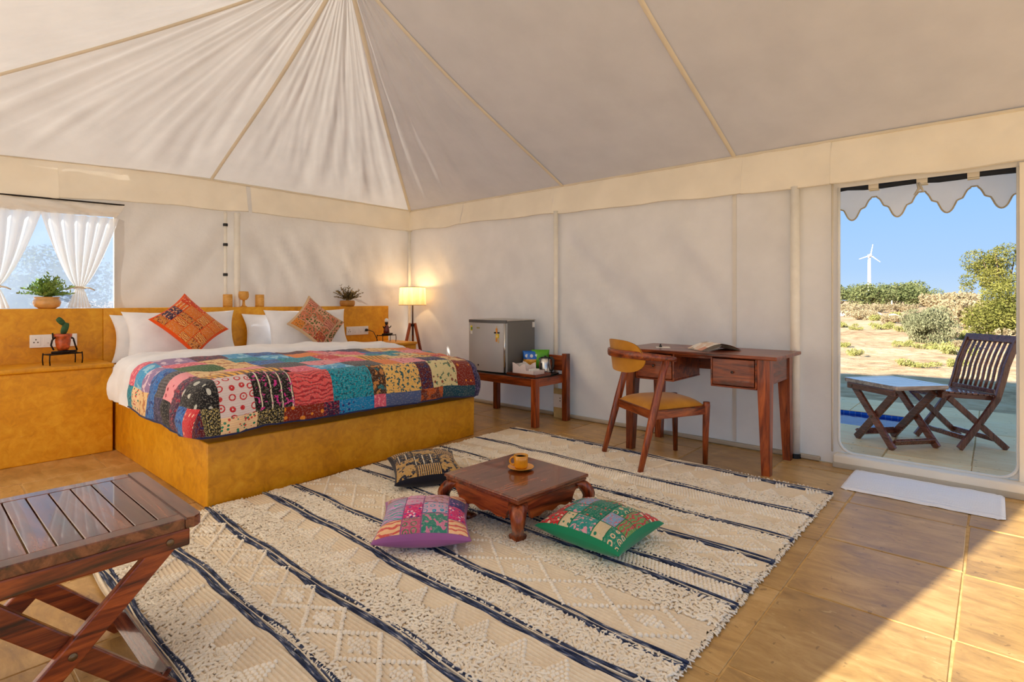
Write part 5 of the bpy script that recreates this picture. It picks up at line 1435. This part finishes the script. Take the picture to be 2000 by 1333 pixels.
def figurine(loc_, rz, label, kind_, legs_):
    """a little iron bench with a seated wire figure on it"""
    r = thing('iron_figurine', loc_, rz, label, 'figurine')
    bw, bd, bh = legs_
    pts = [(-bw/2, -bd/2), (bw/2, -bd/2), (bw/2, bd/2), (-bw/2, bd/2)]
    put('bench_frame', *tube([(x, y, bh) for x, y in pts], .0042, 6, True), M['iron'], r, True)
    for k in range(4): put('bench_slat', *bar((-bw/2, -bd/2+bd*(k+.5)/4, bh+.001), (bw/2, -bd/2+bd*(k+.5)/4, bh+.001), .008, .003, bev=0), M['iron'], r)
    for x, y in pts: put('bench_leg', *tube([(x, y, .0), (x*1.03, y*1.03, bh*.5), (x, y, bh+.010)], .004, 6), M['iron'], r, True)
    z = bh+.006
    put('crossed_legs', *join(tube([(-.075, -.01, z+.008), (-.04, -.045, z+.010), (.0, -.035, z+.012), (.045, -.04, z+.010), (.078, -.01, z+.008)], .009, 6), tube([(-.07, .0, z+.006), (0, -.052, z+.006), (.07, .0, z+.006)], .008, 6)), M['iron'], r, True)
    if kind_ == 'pot':
        bodym = plain('orange_glaze', (196, 84, 32), .35, 0, .35, 26, 0, .5, .2)
        put('pot_body', *lathe([(0, z+.008), (.026, z+.010), (.040, z+.045), (.045, z+.085), (.044, z+.105), (.052, z+.118), (.054, z+.135), (.046, z+.137), (.042, z+.122), (0, z+.118)], 20), bodym, r, True)
        for s in (1, -1): put('arm', *tube([(s*.046, 0, z+.115), (s*.068, -.004, z+.095), (s*.078, -.01, z+.060), (s*.066, -.02, z+.025)] if s < 0 else [(s*.046, 0, z+.115), (s*.064, -.004, z+.10), (s*.072, -.01, z+.055), (s*.080, -.02, z+.015)], .0055, 6), M['iron'], r, True)
        put('raised_arm', *tube([(-.056, .01, z+.10), (-.058, .012, z+.145)], .005, 6), M['iron'], r, True)
        cg = plain('cactus_green', (50, 92, 50), .6, 0, .3, 60)
        def pad(c, w, h, tilt, nm):
            def sf(u, v, side):
                q = max(0, 1-u*u-v*v*0)*max(0, 1-v*v); x = u*w/2*(1-.35*abs(v)**3); zz = v*h/2
                return Vector((c[0]+x*cos(tilt)-zz*sin(tilt), side*.010*q**.5, c[1]+x*sin(tilt)+zz*cos(tilt)))
            V, F = cushion_body(sf, 10); put(nm, V, F, cg, r, True)
        pad((.012, z+.175), .045, .085, -.30, 'cactus_pad'); pad((-.014, z+.228), .040, .062, .75, 'cactus_pad')
    else:
        body = plain('red_lacquer', (112, 26, 16), .35, 0, .3, 40, 0, .5, .2)
        put('figure_body', *lathe([(0, z+.006), (.034, z+.010), (.032, z+.05), (.024, z+.085), (.018, z+.105), (0, z+.108)], 16), body, r, True)
        put('figure_head', *lathe([(0, z+.105), (.016, z+.112), (.019, z+.13), (.016, z+.143), (0, z+.146)], 14), M['black'], r, True)
        put('turban', *lathe([(.016, z+.140), (.022, z+.150), (.020, z+.168), (.010, z+.180), (0, z+.182)], 14), M['white_plastic'], r, True)
        for s in (1, -1): put('arm', *tube([(s*.020, 0, z+.09), (s*.045, -.004, z+.075), (s*.062, -.01, z+.095)], .006, 6), M['iron'], r, True)
figurine((.80, 5.02, LZ), radians(18), 'little iron bench with a seated orange pot figure holding a cactus, left of the bed', 'pot', (.20, .085, .075))
figurine((3.60, 5.04, LZ), radians(10), 'iron bench with a dark red seated figure in a white turban, right of bed', 'man', (.20, .085, .075))

# ------------------------------------------------------------------ scalloped awning outside the door and the rolled mesh
aw = thing('scalloped_awning', (4.5, .35, 1.9), 0, 'white scalloped awning edge hanging outside the top of the doorway', 'awning')
def scz(y):
    s = ((.764-y)/.264) % 1.0; q = min(s, 1-s)*2      # 0 at the hanging tip, 1 at the arch
    if q < .22: return 1.672+.012*(q/.22)**2*2
    if q < .38: return 1.672+.024+(q-.22)/.16*.050
    if q < .60: return 1.746+.012*(q-.38)/.22
    if q < .86: return 1.758+.055*sin((q-.60)/.26*pi/2)
    return 1.813+.010
n = 240; ya, yb = 1.15, -.55
V, F = [], []
for i in range(n+1):
    y = ya+(yb-ya)*i/n; zt = 1.925; zb = scz(y)
    for k in range(5): V.append((4.5+.010*noise.noise((y*7, k*.3, 1))+.012*k/4, y, zt+(zb-zt)*k/4))
for i in range(n):
    for k in range(4): F.append((i*5+k, i*5+k+1, i*5+k+6, i*5+k+5))
put('scalloped_cloth', V, F, M['white_canvas'], aw, True, True)
put('scalloped_binding', *tube([(V[i*5+4][0]-.001, V[i*5+4][1], V[i*5+4][2]) for i in range(n+1)], .005, 5), plain('tan_binding', (196, 176, 140), .8), aw, True, True)
put('awning_roof', *hexa([(4.26, 1.2, 1.955), (4.5, 1.2, 1.92), (4.5, -.6, 1.92), (4.26, -.6, 1.955), (4.26, 1.2, 1.958), (4.5, 1.2, 1.923), (4.5, -.6, 1.923), (4.26, -.6, 1.958)]), M['white_canvas'], aw, False, True)
rm = thing('rolled_mesh_screen', (4.28, .35, 1.85), 0, 'black insect mesh rolled up under the top of the doorway', 'screen')
pts = [(4.275, .85-.098*k, 1.858+.005*sin(k*1.7)-.012*(1 if k == 0 else 0)) for k in range(11)]
put('mesh_roll', *tube(pts, [.008, .016, .021, .020, .023, .022, .024, .023, .025, .024, .02], 10), plain('mesh_black', (22, 26, 36), .8), rm, True, True)
for y in (.60, .345, .10):
    put('toggle_strap', *join(box(4.245, 4.25, y-.028, y+.028, 1.835, 1.91, .001, 1), box(4.25, 4.302, y-.028, y+.028, 1.828, 1.834, .001, 1)), M['seam'], rm, False, True)
put('tie_ribbon', *tube([(4.24, .37, 1.84), (4.235, .36, 1.80), (4.24, .385, 1.765)], [.004, .008, .003], 6), M['hem'], rm, True, True)
put('tie_ribbon', *tube([(4.24, .36, 1.84), (4.235, .345, 1.80), (4.24, .335, 1.775)], [.004, .007, .003], 6), M['hem'], rm, True, True)

# ------------------------------------------------------------------ the desert: bushes, tufts, turbine
def leafmat(name, c1, c2, c3):
    t = NT(name); v = t.coord(); f = t.noise(v, 5, 3); g = t.noise(v, 38, 2)
    col = t.ramp(t.math('ADD', t.math('MULTIPLY', f, .5), t.math('MULTIPLY', g, .5)), [(.35, lin(*c1)), (.5, lin(*c2)), (.65, lin(*c3))])
    d = t.n('ShaderNodeBsdfDiffuse'); tr = t.n('ShaderNodeBsdfTranslucent'); mx = t.n('ShaderNodeMixShader'); mx.inputs[0].default_value = .25
    t.l(col, d.inputs[0]); t.l(col, tr.inputs[0]); t.l(d.outputs[0], mx.inputs[1]); t.l(tr.outputs[0], mx.inputs[2]); t.l(mx.outputs[0], t.out.inputs[0]); return t.m
LM = {'green': leafmat('bush_green', (78, 88, 52), (112, 118, 74), (146, 144, 100)), 'grey': leafmat('bush_grey_green', (92, 94, 66), (128, 128, 94), (162, 158, 122)),
      'olive': leafmat('bush_olive', (76, 82, 36), (118, 116, 56), (154, 146, 78)), 'dry': leafmat('bush_dry', (122, 106, 78), (164, 146, 110), (194, 176, 142)), 'lime': leafmat('tuft_green', (116, 120, 64), (156, 154, 88), (186, 178, 118))}
twig = plain('twig', (112, 92, 70), .9)
def bush(name, lab, cat, mat, seed, blobs, leaf, nleaf, spiky=.3, group=None):
    """a shrub of unit width: blobs = (x, y, z, radius); many small leaves near their skins, stems from the root"""
    g = np.random.default_rng(seed)
    r = thing(name, (0, 0, -50), 0, lab, cat, group)
    b = np.array(blobs, float); w = b[:, 3]**2; pk_ = g.choice(len(b), nleaf, p=w/w.sum())
    d = g.normal(size=(nleaf, 3)); d /= np.linalg.norm(d, axis=1, keepdims=True)
    rad = b[pk_, 3]*(.45+.6*g.random(nleaf)**.6)
    c = b[pk_, :3]+d*rad[:, None]
    c = c[c[:, 2] > .01]; n_ = len(c); d = d[:n_]
    ax = g.normal(size=(n_, 3))+np.array([0, 0, spiky*2]); ax /= np.linalg.norm(ax, axis=1, keepdims=True)
    sd_ = np.cross(ax, g.normal(size=(n_, 3))); sd_ /= np.linalg.norm(sd_, axis=1, keepdims=True)
    L = leaf*g.uniform(.6, 1.4, n_)[:, None]; W = L*(.32-.2*min(1, spiky))
    Vv = np.stack([c-ax*L/2, c+sd_*W, c+ax*L/2, c-sd_*W], 1).reshape(-1, 3)
    putnp('foliage', Vv, np.arange(n_*4).reshape(-1, 4), mat, r, False, 'stuff')
    V, F = [], []
    for k in range(min(10, len(b))):
        q = b[k % len(b)]; e_ = Vector(q[:3])+Vector(g.normal(size=3))*q[3]*.5; e_.z = max(e_.z, .1)
        V, F = join((V, F), tube([(0, 0, -.03), (e_.x*.4, e_.y*.4, e_.z*.5), e_], [.012, .008, .003], 4))
    put('stems', V, F, twig, r)
    return r
g_ = random.Random(11)
def blobset(n, rx, rz, r0, r1):
    return [(g_.uniform(-rx, rx), g_.uniform(-rx, rx), g_.uniform(.08, rz), g_.uniform(r0, r1)) for _ in range(n)]
def place(o, x, y, sc_, rz=0, sz=None): o.location = (x, y, sand_z(x, y)); o.rotation_euler = (0, 0, rz); o.scale = (sc_, sc_, sz or sc_); return o
b1 = bush('grey_shrub', 'big grey-green shrub standing alone on the sand behind the folding chair', 'bush', LM['grey'], 1, blobset(16, .30, .48, .13, .24), .05, 9000, .8); place(b1, 18.4, 1.28, 1.5)
b2 = bush('yellow_green_bush', 'tall yellow-green bush at the right edge of the doorway view', 'bush', LM['olive'], 2, blobset(24, .36, .80, .12, .24), .022, 26000, .15); place(b2, 21.3, -.8, 2.9, 0, 2.45)
b2b = bush('thorn_tree', 'loose twiggy thorn tree rising behind the yellow-green bush', 'tree', LM['olive'], 12, [(g_.uniform(-.4, .4), g_.uniform(-.3, .3), g_.uniform(.5, .95), g_.uniform(.07, .15)) for _ in range(22)], .019, 15000, .1); place(b2b, 25.5, -.2, 3.2, 1, 2.9)
pr = bush('green_bush', 'round green bush on the horizon at the left edge of the doorway', 'bush', LM['green'], 3, blobset(14, .36, .46, .12, .24), .05, 3600, .1); place(pr, 112, 20.9, 6.2, 0, 6.0)
for x, y, s, z, rz, lb in ((88.5, 13.2, 6.0, 5.0, 1, 'wide green bush on the horizon below the wind turbine'), (114, 14.7, 6.8, 5.8, 2, 'green bush on the horizon just right of the turbine mast'), (97, 10.6, 6.6, 5.6, 3, 'large green bush on the horizon in the middle of the doorway'), (124, 11.8, 6.6, 6.4, 4, 'green bush on the horizon right of the large middle one'), (106, 8.3, 4.4, 4.2, 5, 'last small green bush on the horizon before the brown slope')):
    dup(pr, (x, y, sand_z(x, y)), rz, (s, s, z), label=lb)
d1 = bush('dry_bush', 'brown dry bush on the horizon right of the green row', 'bush', LM['dry'], 4, blobset(14, .4, .32, .10, .2), .06, 2600, .5); place(d1, 95, 5.3, 6.5, 0, 4.2)
for x, y, s, z, rz, lb in ((70, 2.9, 5.0, 4.2, 1, 'grey-brown dry bush left of the yellow-green bush'), (86, 4.0, 6, 3.6, 2, 'low brown scrub bush on the slope between the dry bushes'), (56, 10.1, 3.0, 2.0, 2, 'dry straw bush far left below the horizon bushes'), (45.5, 7.3, 2.8, 1.8, 3, 'dry straw bush among pale rocks left of centre'), (38.4, 5.9, 2.0, 1.4, 4, 'small rusty dry bush left of centre on the sand'), (31.5, .65, 2.8, 2.5, 5, 'dry grey bush just left of the tall yellow-green bush'), (19.6, -.62, 1.4, .9, 6, 'dry brush at the foot of the tall yellow-green bush'), (53, 9.75, 2.6, 1.5, 7, 'dry straw scrub at the left door edge below the round green bush'), (60, 9.0, 3.6, 1.8, 8, 'dry scrub just below the turbine bush'), (64, 7.0, 3.4, 1.7, 9, 'dry scrub below the large middle horizon bush'), (35, 5.2, 1.6, 1.0, 10, 'little brown scrub between the rusty bush and the straw tuft'), (30, 3.5, 1.3, .8, 11, 'little brown scrub above the rounded pale green tuft'), (27.5, 1.9, 1.6, 1.1, 12, 'dry twiggy scrub behind the big grey-green shrub'), (16.7, .55, .7, .45, 13, 'dry twigs in front of the right side of the big shrub')):
    dup(d1, (x, y, sand_z(x, y)), rz, (s, s, z), label=lb)
t1 = bush('grass_tuft', 'green grass tuft in the sand nearest the left door edge', 'grass', LM['lime'], 5, blobset(8, .34, .28, .1, .18), .10, 900, 1.0); place(t1, 13.6, 2.27, .42)
for x, y, s, z, rz, lb in ((15.5, 2.85, .5, .32, 1, 'pale grass tuft at the left door edge behind the nearest tuft'), (24.3, 3.15, 1.0, .65, 2, 'rounded pale green tuft left of the big grey-green shrub'), (23.2, 2.36, .75, .62, 3, 'upright pale tuft just left of the big grey-green shrub'), (25.5, 4.6, .9, .6, 4, 'grass tuft at the left door edge in the middle distance'), (23.4, 3.85, .6, .35, 5, 'tiny grass tuft in the middle distance near the left door edge'), (33.3, 4.5, 1.5, .8, 6, 'flat straw coloured tuft farther back left'), (47, 5.6, 1.8, 1.0, 7, 'far grass tuft below the middle horizon bush'),
                        (16.9, 1.76, .55, .4, 8, 'straw tuft in front of the big grey-green shrub, left one'), (16.2, 1.18, .72, .42, 9, 'bright green tuft in front of the big grey-green shrub'), (14.9, .66, .75, .68, 10, 'leafy tuft just behind the top of the folding chair'), (11.8, 1.02, .75, .34, 11, 'spreading dry grass clump in the sand above the outdoor table'), (11.9, .52, .4, .36, 12, 'dry grass clump beside the spreading one above the outdoor table'), (20.8, .78, .8, .6, 13, 'pale tuft between the big shrub and the tall bush')):
    dup(t1, (x, y, sand_z(x, y)), rz, (s, s, z), label=lb)
rk = thing('pale_rock', (48, 7.95, 0), 0, 'pale rock among the dry bushes far left', 'rock')
def rockm(seed):
    bm = bmesh.new(); bmesh.ops.create_icosphere(bm, subdivisions=3, radius=.5)
    for v in bm.verts: v.co *= 1+.3*noise.noise(v.co*2.2+Vector((seed, 0, 0))); v.co.z *= .6
    bm.verts.index_update(); r = [v.co.copy() for v in bm.verts], [[v.index for v in f.verts] for f in bm.faces]; bm.free(); return r
pm = plain('pale_rock', (226, 206, 180), .9)
put('rock', *rockm(1), pm, rk, True); rk.scale = (2.4, 2.4, 2.0)
for x, y, s, lb in ((43, 6.3, 1.6, 'pale rock right of the far left rock'), (27.5, .45, .8, 'pale rock at the left foot of the tall yellow-green bush'), (39.5, 4.6, 1.2, 'pale rock beside the small rusty bush')):
    dup(rk, (x, y, sand_z(x, y)), x, (s, s, s), label=lb)
ps = thing('marker_post', (79, 9.3, sand_z(79, 9.3)), 0, 'thin pale marker post in the sand below the horizon bushes', 'post')
put('post', *tube([(0, 0, 0), (0, 0, 1.0)], .07, 6), pm, ps)
tu = thing('wind_turbine', (540, 79.2, 0), radians(25), 'white wind turbine standing far off on the horizon', 'wind turbine')
wm = plain('turbine_white', (238, 238, 238), .4, 0, .01)
put('tower', *tube([(0, 0, -2), (0, 0, 20), (0, 0, 38.2)], [1.5, 1.3, .95], 14), wm, tu, True)
put('nacelle', *box(-2.6, 2.0, -.9, .9, 38, 39.9, .3, 2), wm, tu, True)
hubo = put('hub', *lathe([(0, -1.2), (.8, -1.0), (1.1, 0), (.9, .9), (0, 1.4)], 14, (0, 0, 0)), wm, tu, True)
hubo.location = (-3.2, 0, 39); hubo.rotation_euler = (0, radians(-90), 0)
for k in range(3):
    a = radians(-10+120*k); d = Vector((0, sin(a), cos(a))); s_ = Vector((0, cos(a), -sin(a)))
    V, F = bar(Vector((-3.2, 0, 39))+d*.6, Vector((-3.4, 0, 39))+d*9.0, .4, .9, up=tuple(s_), bev=.08, w2=.15, h2=.35)
    put('blade', V, F, wm, tu)
# tree outside the back window
tb = bush('garden_tree', 'bluish green tree seen hazily through the window film', 'tree', LM['green'], 15, [(g_.uniform(-.4, .4), g_.uniform(-.3, .3), g_.uniform(.3, .9), g_.uniform(.10, .2)) for _ in range(18)], .025, 9000, .1)
tb.location = (1.05, 9.5, -.05); tb.scale = (2.2, 2.2, 1.95)
tb2 = dup(tb, (-1.6, 10.5, -.05), 2, (2.4, 2.4, 1.9), label='lower garden bush behind the left curtain outside the window')
